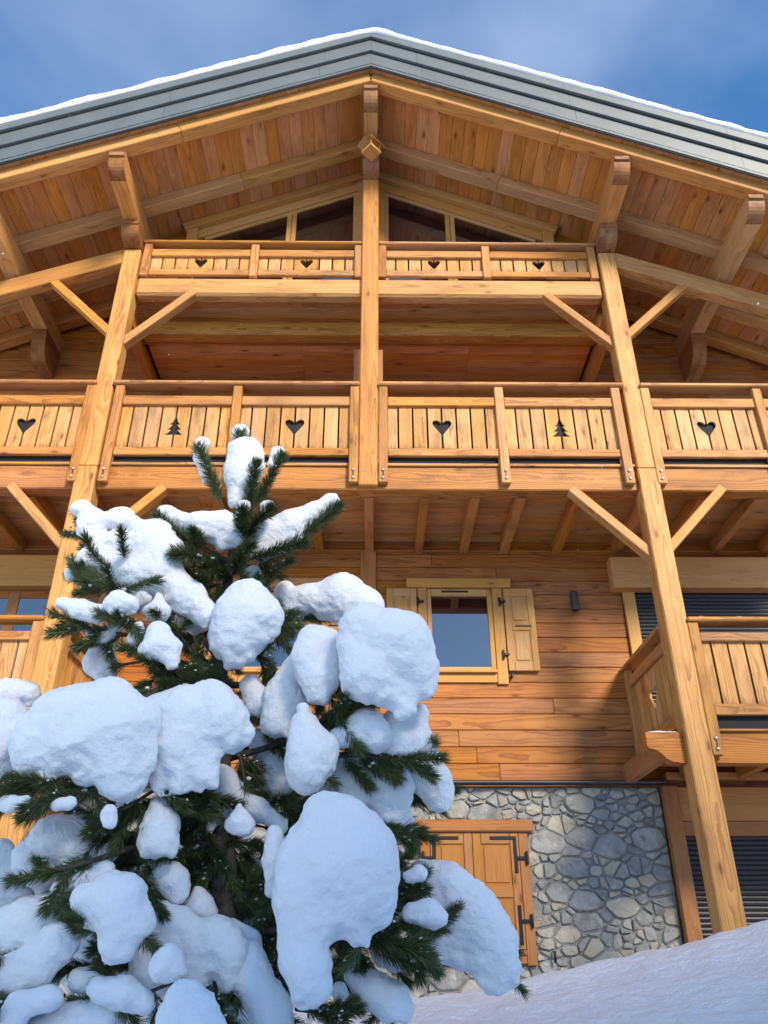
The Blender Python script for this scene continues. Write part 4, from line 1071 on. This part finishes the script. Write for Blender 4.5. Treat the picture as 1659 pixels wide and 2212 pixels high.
 ('small snow heap among the needles of the lower left branches', 3.5, [[(200, 2110, 20), (175, 2120, 28)]], 0),
 ('smooth snow dome at the bottom edge in front of the pine', 3.12, [[(395, 2150, 36), (405, 2200, 62), (415, 2260, 84)]], 0),
 ('snow curtain at the bottom edge between the dome and the biggest bag', 3.62, [[(535, 2065, 28), (545, 2120, 42), (575, 2170, 44), (590, 2220, 40)], [(510, 2200, 30)]], 1),
 ('snow on the lowest right branch at the bottom edge', 3.68, [[(765, 2105, 20), (800, 2140, 32), (850, 2170, 34), (870, 2190, 20)]], 1),
 ('small slab of snow under the right of the biggest bag', 3.64, [[(735, 2140, 18), (745, 2165, 14)]], 0),
 ('snow strip on the lower left corner branch', 3.36, [[(40, 2170, 26), (110, 2160, 24)], [(20, 2215, 30)]], 0),
 ('snow mound low in the left corner', 3.5, [[(230, 2200, 40), (160, 2225, 46), (80, 2250, 50)]], 0),
 ('shaded snow behind the bare trunk on its right', 4.15, [[(560, 1960, 30), (555, 2020, 38), (570, 2060, 30)], [(540, 1880, 26), (545, 1910, 24)]], 0),
 ('shaded snow behind the bare trunk on its left', 4.15, [[(420, 1870, 34), (400, 1910, 30)], [(440, 1830, 24)]], 0),
 ('shaded snow pad between the spike and the trunk', 3.92, [[(560,1600,26),(585,1650,32),(610,1690,26)]], 2),
 ('snow pad behind the spike and the right-pointing branch', 3.92, [[(700,1690,34),(720,1740,30)]], 1),
 ('drooping pad of snow left of the bare trunk below the upright tongue', 3.62, [[(330,1880,26),(370,1905,32),(385,1935,22)]], 1),
 ('snow pad on the branch under the smooth wedge', 3.46, [[(225,1880,22),(180,1910,28),(130,1925,24)]], 1),
 ('soft snow pad under the teardrop beside the stem', 3.80, [[(540,1480,22),(560,1520,26)]], 1),
 ('long low snow pad on the branch left of the egg-shaped cap', 3.60, [[(250,1360,14),(225,1372,16),(200,1368,12)]], 1),
 ('snow pad linking the rolling drape and the curtain', 3.72, [[(500,2010,24),(530,2040,30),(540,2075,26)]], 1),
 ('snow pad on the bottom left boughs', 3.42, [[(215,2140,26),(270,2150,30),(310,2165,26)]], 1),
 ('shaded snow pad right of the biggest bag over the stone', 3.86, [[(850,2080,20),(830,2060,24)]], 1),
 ('deep shaded snow hump behind the lower left branches', 4.35, [[(250, 1990, 60), (330, 1960, 50)], [(200, 2080, 70), (330, 2090, 70)]], 2),
 ('shaded snow hump behind the branches at the lower left edge', 4.4, [[(60, 1960, 55), (0, 2000, 60)], [(60, 2090, 80)]], 2),
 ('shaded snow hump low behind the trunk', 4.4, [[(430, 2070, 60), (520, 2130, 70)], [(400, 2170, 80)]], 2),
 ('shaded snow behind the wedge and the upright tongue', 4.3, [[(270, 1880, 46), (340, 1900, 40)]], 2),
]
SPH = []
for _, Yc, st, _ in CL:
    for s_ in st:
        for q0, q1 in zip(s_, s_[1:] or s_):
            for k in range(5): SPH.append((q0[0]+(q1[0]-q0[0])*k/4, q0[1]+(q1[1]-q0[1])*k/4, (q0[2]+(q1[2]-q0[2])*k/4)*1.05, Yc))
def push(px):
    """keep branch points that pass under a snow clump on the far side of its front"""
    out = []
    for x, y, Y in px:
        for cx, cy, r, Yc in SPH:
            if math.hypot(x-cx, y-cy) < .95*r and Y < Yc+.06 and Yc-Y < .5: Y = Yc+.06
        out.append((x, y, Y))
    return out
Yf = TY
BR = [
 [(505, 1180, 3.85), (480, 1090, 3.80), (432, 972, 3.74)], [(515, 1150, 3.84), (538, 1080, 3.76), (553, 1008, 3.68)],
 [(525, 1130, 3.86), (562, 1070, 3.84), (606, 988, 3.80)], [(510, 1160, 3.86), (520, 1020, 3.93), (520, 940, 3.96)],
 [(530, 1170, 3.82), (550, 1130, 3.72), (582, 1100, 3.66)], [(515, 1180, 3.82), (524, 1130, 3.70), (525, 1105, 3.62)],
 [(495, 1215, 3.85), (420, 1175, 3.78), (378, 1150, 3.72), (345, 1118, 3.68)], [(495, 1225, 3.84), (440, 1205, 3.70), (385, 1195, 3.62)],
 [(440, 1185, 3.75), (425, 1160, 3.64), (418, 1150, 3.6)],
 [(520, 1215, 3.85), (580, 1195, 3.80), (652, 1172, 3.74)], [(590, 1185, 3.86), (665, 1148, 3.86), (728, 1095, 3.84)], [(505, 1240, 3.82), (520, 1200, 3.68), (540, 1180, 3.62)],
 [(500, 1250, 3.86), (460, 1230, 3.72), (440, 1225, 3.64)],
 [(478, 1430, 3.85), (400, 1335, 3.78), (320, 1255, 3.70), (240, 1190, 3.64), (168, 1110, 3.58)], [(270, 1215, 3.66), (266, 1185, 3.56), (262, 1150, 3.48)],
 [(240, 1230, 3.64), (205, 1200, 3.58), (188, 1168, 3.53)], [(300, 1275, 3.68), (210, 1268, 3.58), (152, 1245, 3.50)], [(300, 1300, 3.66), (250, 1275, 3.54), (232, 1235, 3.46)],
 [(474, 1455, 3.85), (380, 1385, 3.74), (280, 1372, 3.62), (190, 1355, 3.54), (125, 1328, 3.48)], [(310, 1370, 3.62), (275, 1345, 3.48), (255, 1330, 3.42)],
 [(410, 1400, 3.76), (360, 1340, 3.62), (335, 1325, 3.54)], [(380, 1320, 3.72), (340, 1285, 3.60), (308, 1280, 3.54)],
 [(466, 1500, 3.85), (400, 1465, 3.66), (350, 1440, 3.50), (312, 1425, 3.42)], [(420, 1490, 3.70), (375, 1480, 3.52), (352, 1478, 3.42)], [(340, 1420, 3.56), (300, 1410, 3.50), (272, 1400, 3.46)],
 [(440, 1440, 3.80), (400, 1405, 3.70), (372, 1400, 3.62)], [(478, 1400, 3.86), (445, 1350, 3.82), (410, 1320, 3.74), (365, 1275, 3.66)],
 [(300, 1430, 3.68), (250, 1440, 3.70), (225, 1460, 3.68)],
 [(478, 1430, 3.88), (570, 1400, 3.98), (640, 1345, 4.05), (720, 1330, 4.08), (800, 1345, 4.06)], [(560, 1420, 3.92), (600, 1365, 3.88), (612, 1315, 3.84)],
 [(550, 1400, 3.90), (572, 1460, 3.86), (562, 1545, 3.80)], [(520, 1400, 3.88), (580, 1430, 3.84), (600, 1480, 3.80)], [(480, 1480, 3.88), (600, 1480, 3.84), (720, 1470, 3.62), (820, 1460, 3.48), (900, 1440, 3.40)],
 [(490, 1640, 3.86), (620, 1600, 3.78), (720, 1540, 3.62), (765, 1515, 3.52)], [(690, 1560, 3.68), (735, 1530, 3.50), (740, 1510, 3.42)],
 [(640, 1640, 3.76), (760, 1630, 3.68), (850, 1640, 3.62), (945, 1638, 3.56)], [(720, 1640, 3.70), (790, 1610, 3.56), (835, 1600, 3.48)], [(740, 1635, 3.7), (770, 1660, 3.56), (765, 1650, 3.48)],
 [(485, 1720, 3.86), (600, 1700, 3.84), (720, 1720, 3.84), (810, 1775, 3.80), (885, 1825, 3.74)], [(540, 1740, 3.80), (585, 1700, 3.68), (600, 1670, 3.62)], [(580, 1720, 3.8), (620, 1730, 3.70), (660, 1705, 3.66)],
 [(800, 1765, 3.84), (870, 1725, 3.86), (945, 1745, 3.84)], [(480, 1580, 3.86), (560, 1600, 3.78), (620, 1625, 3.70)], [(480, 1600, 3.86), (540, 1650, 3.80), (600, 1665, 3.74)], [(520, 1640, 3.8), (530, 1690, 3.72), (545, 1730, 3.68)],
 [(474, 1650, 3.85), (350, 1670, 3.66), (200, 1695, 3.42), (60, 1700, 3.26), (-60, 1715, 3.16)], [(360, 1690, 3.62), (260, 1750, 3.44), (195, 1760, 3.34)], [(430, 1690, 3.74), (370, 1715, 3.52), (335, 1735, 3.42)],
 [(470, 1690, 3.78), (440, 1710, 3.60), (430, 1715, 3.50)], [(250, 1720, 3.44), (140, 1720, 3.28), (60, 1745, 3.18)], [(420, 1700, 3.7), (390, 1720, 3.55), (400, 1740, 3.46)], [(180, 1700, 3.40), (110, 1690, 3.28), (40, 1680, 3.22)],
 [(480, 1760, 3.85), (360, 1800, 3.70), (220, 1800, 3.52), (135, 1815, 3.42)], [(370, 1800, 3.70), (260, 1840, 3.52), (140, 1875, 3.40), (40, 1888, 3.32)], [(475, 1800, 3.84), (360, 1860, 3.66), (300, 1890, 3.52), (235, 1905, 3.44)],
 [(475, 1840, 3.85), (420, 1870, 3.70), (375, 1905, 3.60)], [(490, 1830, 3.82), (505, 1810, 3.66), (515, 1800, 3.58)], [(390, 1850, 3.66), (355, 1845, 3.48), (345, 1850, 3.42)], [(470, 1820, 3.9), (440, 1850, 3.86), (420, 1890, 3.84)],
 [(490, 1860, 3.88), (540, 1880, 3.90), (560, 1930, 3.88)], [(460, 1780, 3.82), (380, 1760, 3.70), (300, 1800, 3.60)], [(440, 1760, 3.84), (340, 1830, 3.75), (280, 1840, 3.66), (200, 1850, 3.58)], [(470, 1740, 3.84), (410, 1790, 3.74), (390, 1840, 3.66)],
 [(488, 2010, 3.85), (350, 2020, 3.62), (230, 2005, 3.42), (160, 1985, 3.32)], [(360, 2030, 3.60), (300, 2080, 3.44), (190, 2095, 3.32)], [(280, 2060, 3.52), (120, 2105, 3.36), (0, 2135, 3.26)],
 [(200, 1990, 3.46), (60, 2060, 3.38), (-40, 2085, 3.32)], [(400, 2110, 3.62), (300, 2150, 3.42), (170, 2175, 3.28)], [(480, 2060, 3.80), (440, 2005, 3.64), (432, 2000, 3.56)], [(492, 2050, 3.78), (512, 2150, 3.58), (520, 2205, 3.46)],
 [(360, 2150, 3.5), (420, 2140, 3.40), (470, 2165, 3.34)], [(140, 2150, 3.40), (30, 2180, 3.30), (-40, 2195, 3.24)], [(260, 2170, 3.5), (200, 2215, 3.40), (120, 2240, 3.30)], [(160, 1960, 3.5), (130, 1990, 3.40), (95, 2010, 3.34)],
 [(495, 1960, 3.88), (600, 1910, 3.86), (720, 1900, 3.82), (830, 1910, 3.72), (905, 1915, 3.64)], [(495, 2010, 3.86), (620, 2010, 3.80), (760, 2025, 3.70), (870, 2030, 3.62), (962, 2002, 3.54)],
 [(850, 2025, 3.64), (890, 2070, 3.60), (905, 2105, 3.56)], [(760, 2030, 3.68), (830, 2025, 3.52), (850, 2010, 3.44)], [(495, 2090, 3.86), (620, 2110, 3.80), (740, 2130, 3.70), (835, 2195, 3.62)], [(690, 2150, 3.72), (750, 2100, 3.60), (785, 2085, 3.54)],
 [(500, 2110, 3.84), (570, 2170, 3.70), (620, 2215, 3.60)], [(560, 1930, 3.88), (600, 2000, 3.86), (590, 2070, 3.82)], [(530, 2030, 3.86), (575, 2060, 3.82), (590, 2120, 3.78)], [(640, 2180, 3.7), (700, 2190, 3.56), (740, 2200, 3.48)],
 [(900, 1930, 3.94), (1000, 1975, 3.98), (1060, 2090, 3.96)], [(620, 1900, 3.88), (800, 1900, 4.0), (950, 1930, 4.02)], [(560, 1830, 3.9), (590, 1900, 3.86), (600, 1960, 3.82)],
]
for i, b_ in enumerate(BR):
    b_ = [(x, y, Y-(.08 if i < 6 else .05)*k/(len(b_)-1)) for k, (x, y, Y) in enumerate(b_)] if i < 13 or i in (14, 15, 17, 19, 20) else push(b_)
    branch(b_, r0=.017 if len(b_) > 3 else .008, dens=2.0 if i < 13 else 1.2, side=i >= 13, full=i < 13)
# inner boughs all round the stem
for i in range(36):
    f = random.uniform(.22, .80); p = tpts[int(f*(len(tpts)-1))]
    az = random.uniform(0, 6.283); L = random.uniform(.45, .95)*(1.15-f)
    d = Vector((math.cos(az), math.sin(az)*.9, 0))
    if d.y < -.35: d.y *= .3
    q = [p, p+d*L*.4+Vector((0, 0, -.02)), p+d*L*.75+Vector((0, 0, -.05)), p+d*L+Vector((0, 0, .0))]
    def inv(v):
        c = v-CAMP; zc = c.dot(_f); return (829.5+FPX*c.dot(_r)/zc, 1106-FPX*c.dot(_u)/zc, v.y)
    branch(push([inv(v) for v in q]), r0=.007, dens=.8, start=.06)

# ------------------------------------------------------------------ snow on the pine
def vnoise(Pn, sc, seed):
    """value noise on an array of points"""
    q = Pn*sc + seed*17.13; i = np.floor(q).astype(np.int64); f = q-i; f = f*f*(3-2*f)
    def h(a, b, c):
        n = (a*374761393 + b*668265263 + c*2147483647 + seed*1013) & 0x7fffffff
        n = (n ^ (n >> 13))*1274126177 & 0x7fffffff
        return ((n ^ (n >> 16)) & 0xffff)/32768. - 1
    r = 0
    for dx in (0, 1):
        for dy in (0, 1):
            for dz in (0, 1):
                w = (f[..., 0] if dx else 1-f[..., 0])*(f[..., 1] if dy else 1-f[..., 1])*(f[..., 2] if dz else 1-f[..., 2])
                r = r + w*h(i[..., 0]+dx, i[..., 1]+dy, i[..., 2]+dz)
    return r
def surface_nets(F, org, h):
    S_ = F < 0
    nx, ny, nz = F.shape
    acc = np.zeros((nx-1, ny-1, nz-1, 3)); cnt = np.zeros((nx-1, ny-1, nz-1))
    cells = (slice(0, nx-1), slice(0, ny-1), slice(0, nz-1))
    offs = [(a, b, c) for a in (0, 1) for b in (0, 1) for c in (0, 1)]
    def sub(o): return F[o[0]:o[0]+nx-1, o[1]:o[1]+ny-1, o[2]:o[2]+nz-1]
    for a in offs:
        for ax in range(3):
            if a[ax]: continue
            b = list(a); b[ax] = 1; b = tuple(b)
            fa, fb = sub(a), sub(b); m = (fa < 0) != (fb < 0)
            t = np.where(m, fa/np.where(m, fa-fb, 1), 0)
            for k in range(3): acc[..., k] += np.where(m, a[k] + (t if k == ax else 0), 0)
            cnt += m
    act = cnt > 0
    idx = np.full(act.shape, -1); idx[act] = np.arange(act.sum())
    ii = np.argwhere(act)
    V = (ii + acc[act]/cnt[act][:, None])*h + org
    Q = []
    for ax in range(3):
        b1, b2 = (ax+1) % 3, (ax+2) % 3
        sa = [slice(1, n-1) for n in F.shape]; sb = list(sa); sa[ax] = slice(0, F.shape[ax]-1); sb[ax] = slice(1, F.shape[ax])
        A, B = F[tuple(sa)] < 0, F[tuple(sb)] < 0
        base = np.array([1, 1, 1]); base[ax] = 0
        for flip, mk in ((False, A & ~B), (True, ~A & B)):
            c = np.argwhere(mk) + base
            def g(d1, d2):
                k = c.copy(); k[:, b1] -= d1; k[:, b2] -= d2; return idx[k[:, 0], k[:, 1], k[:, 2]]
            q = np.stack([g(1, 1), g(0, 1), g(0, 0), g(1, 0)], 1)
            Q.append(q[:, ::-1] if flip else q)
    return V, np.concatenate(Q)
def clump(label, Y, strokes, k=.032, h=.0088, amp=1.0, twigs=2, seed=[0]):
    seed[0] += 1; sd = seed[0]
    segs = []
    for st in strokes:
        pr = []
        for q in st:
            yy = Y + (q[3] if len(q) > 3 else 0)
            p = at(q[0], q[1], yy); pr.append((np.array(p), q[2]*mpp(p)*1.09))
        if len(pr) == 1: pr = pr*2
        segs += [(pr[i], pr[i+1]) for i in range(len(pr)-1)]
    allp = np.array([s[j][0] for s in segs for j in (0, 1)]); allr = np.array([s[j][1] for s in segs for j in (0, 1)])
    lo = (allp-allr[:, None]).min(0)-.05; hi = (allp+allr[:, None]).max(0)+.05
    n = np.ceil((hi-lo)/h).astype(int)+1
    Gp = np.stack(np.meshgrid(*[lo[a]+np.arange(n[a])*h for a in range(3)], indexing='ij'), -1)
    SQ = np.array([1, 1.2, 1.]); Gs = Gp*SQ      # pads are shallower than they are wide
    F = None
    for (a, ra), (b, rb) in segs:
        a, b = a*SQ, b*SQ; ab = b-a; L2 = max(ab@ab, 1e-9)
        t = np.clip(((Gs-a)@ab)/L2, 0, 1)
        d = np.linalg.norm(Gs-a-t[..., None]*ab, axis=-1) - (ra+(rb-ra)*t)
        if F is None: F = d
        else:
            hh = np.clip(.5+.5*(F-d)/k, 0, 1); F = F*(1-hh)+d*hh - k*hh*(1-hh)
    big = min(1., allr.max()/.13)
    nearm = np.abs(F) < .08
    pn = Gp[nearm]; up = np.gradient(F, h, axis=2)[nearm]
    under = np.clip(-up, 0, 1); flank = np.clip(1.2-np.abs(up), 0, 1)
    disp = vnoise(pn, 5.5, sd)*.020*big + vnoise(pn, 11, sd+3)*.006*(.4+.6*big) + vnoise(pn*np.array([1, 1, .28]), 12, sd+9)*.009*big*flank \
        + vnoise(pn, 33, sd+5)*.0050 + vnoise(pn, 70, sd+7)*.0042 + under*(vnoise(pn, 24, sd+11)*.016*(.5+.5*big) - .010*big)
    F[nearm] -= disp*amp
    V, Q = surface_nets(F, lo, h)
    me = bpy.data.meshes.new('snow_clump'); me.from_pydata(V.tolist(), [], Q.tolist()); me.materials.append(M_SNOW)
    me.polygons.foreach_set('use_smooth', [True]*len(me.polygons)); me.update()
    o = inst('snow_clump', me); tag(o, label, 'snow', 'snow clumps on the pine')
    # twigs that poke out below the clump
    for _ in range(twigs):
        (a, ra), (b, rb) = segs[random.randrange(len(segs))]
        t = random.random(); c = Vector(a).lerp(Vector(b), t); r = ra+(rb-ra)*t
        dx = random.uniform(-1, 1)
        c = c + Vector((0, .2*r, -.5*r)); e = c + Vector((dx, random.uniform(-.15, .35), -.75)).normalized()*(r*random.uniform(.7, .9)+.05)
        pr = Vector(at(830, 1106, 1))
        nd = Needles(); vs, fs = tube([c, c.lerp(e, .5)+Vector((0, 0, .004)), e], [.006, .005, .003], 6)
        br = mesh('branch', vs, fs, M_BARK, tree, smooth=True)
        nd.shoot(c, e, int(330*(e-c).length/.2*.9)+40); nd.shoot(e-(e-c).normalized()*.02, e+(e-c).normalized()*.01, 40, ang=24); nd.build(br)
    return o
for lab, Y, st, tw in CL: clump(lab, Y, st, twigs=tw)

# loose crumbs of snow caught on the needles
def dusting():
    ico = [(0, 0, 1), (.89, 0, .45), (.28, .85, .45), (-.72, .53, .45), (-.72, -.53, .45), (.28, -.85, .45), (.72, .53, -.45), (-.28, .85, -.45), (-.89, 0, -.45), (-.28, -.85, -.45), (.72, -.53, -.45), (0, 0, -1)]
    fc = [(0, 1, 2), (0, 2, 3), (0, 3, 4), (0, 4, 5), (0, 5, 1), (1, 6, 2), (2, 7, 3), (3, 8, 4), (4, 9, 5), (5, 10, 1), (2, 6, 7), (3, 7, 8), (4, 8, 9), (5, 9, 10), (1, 10, 6), (6, 11, 7), (7, 11, 8), (8, 11, 9), (9, 11, 10), (10, 11, 6)]
    ico = np.array(ico); vs, fs = [], []
    for p in DUST:
        r = rng.uniform(.0025, .006)*(1 if rng.random() < .88 else 2.2)
        b = len(vs); vs += (p + ico*r*rng.uniform(.7, 1.3, (12, 3))*np.array([1.3, 1.3, .8])).tolist(); fs += [[b+a for a in f] for f in fc]
    o = mesh('snow_crumbs', vs, fs, M_SNOW, smooth=True)
    tag(o, 'loose crumbs of snow caught in the needles of the pine', 'snow', kind='stuff')
dusting()
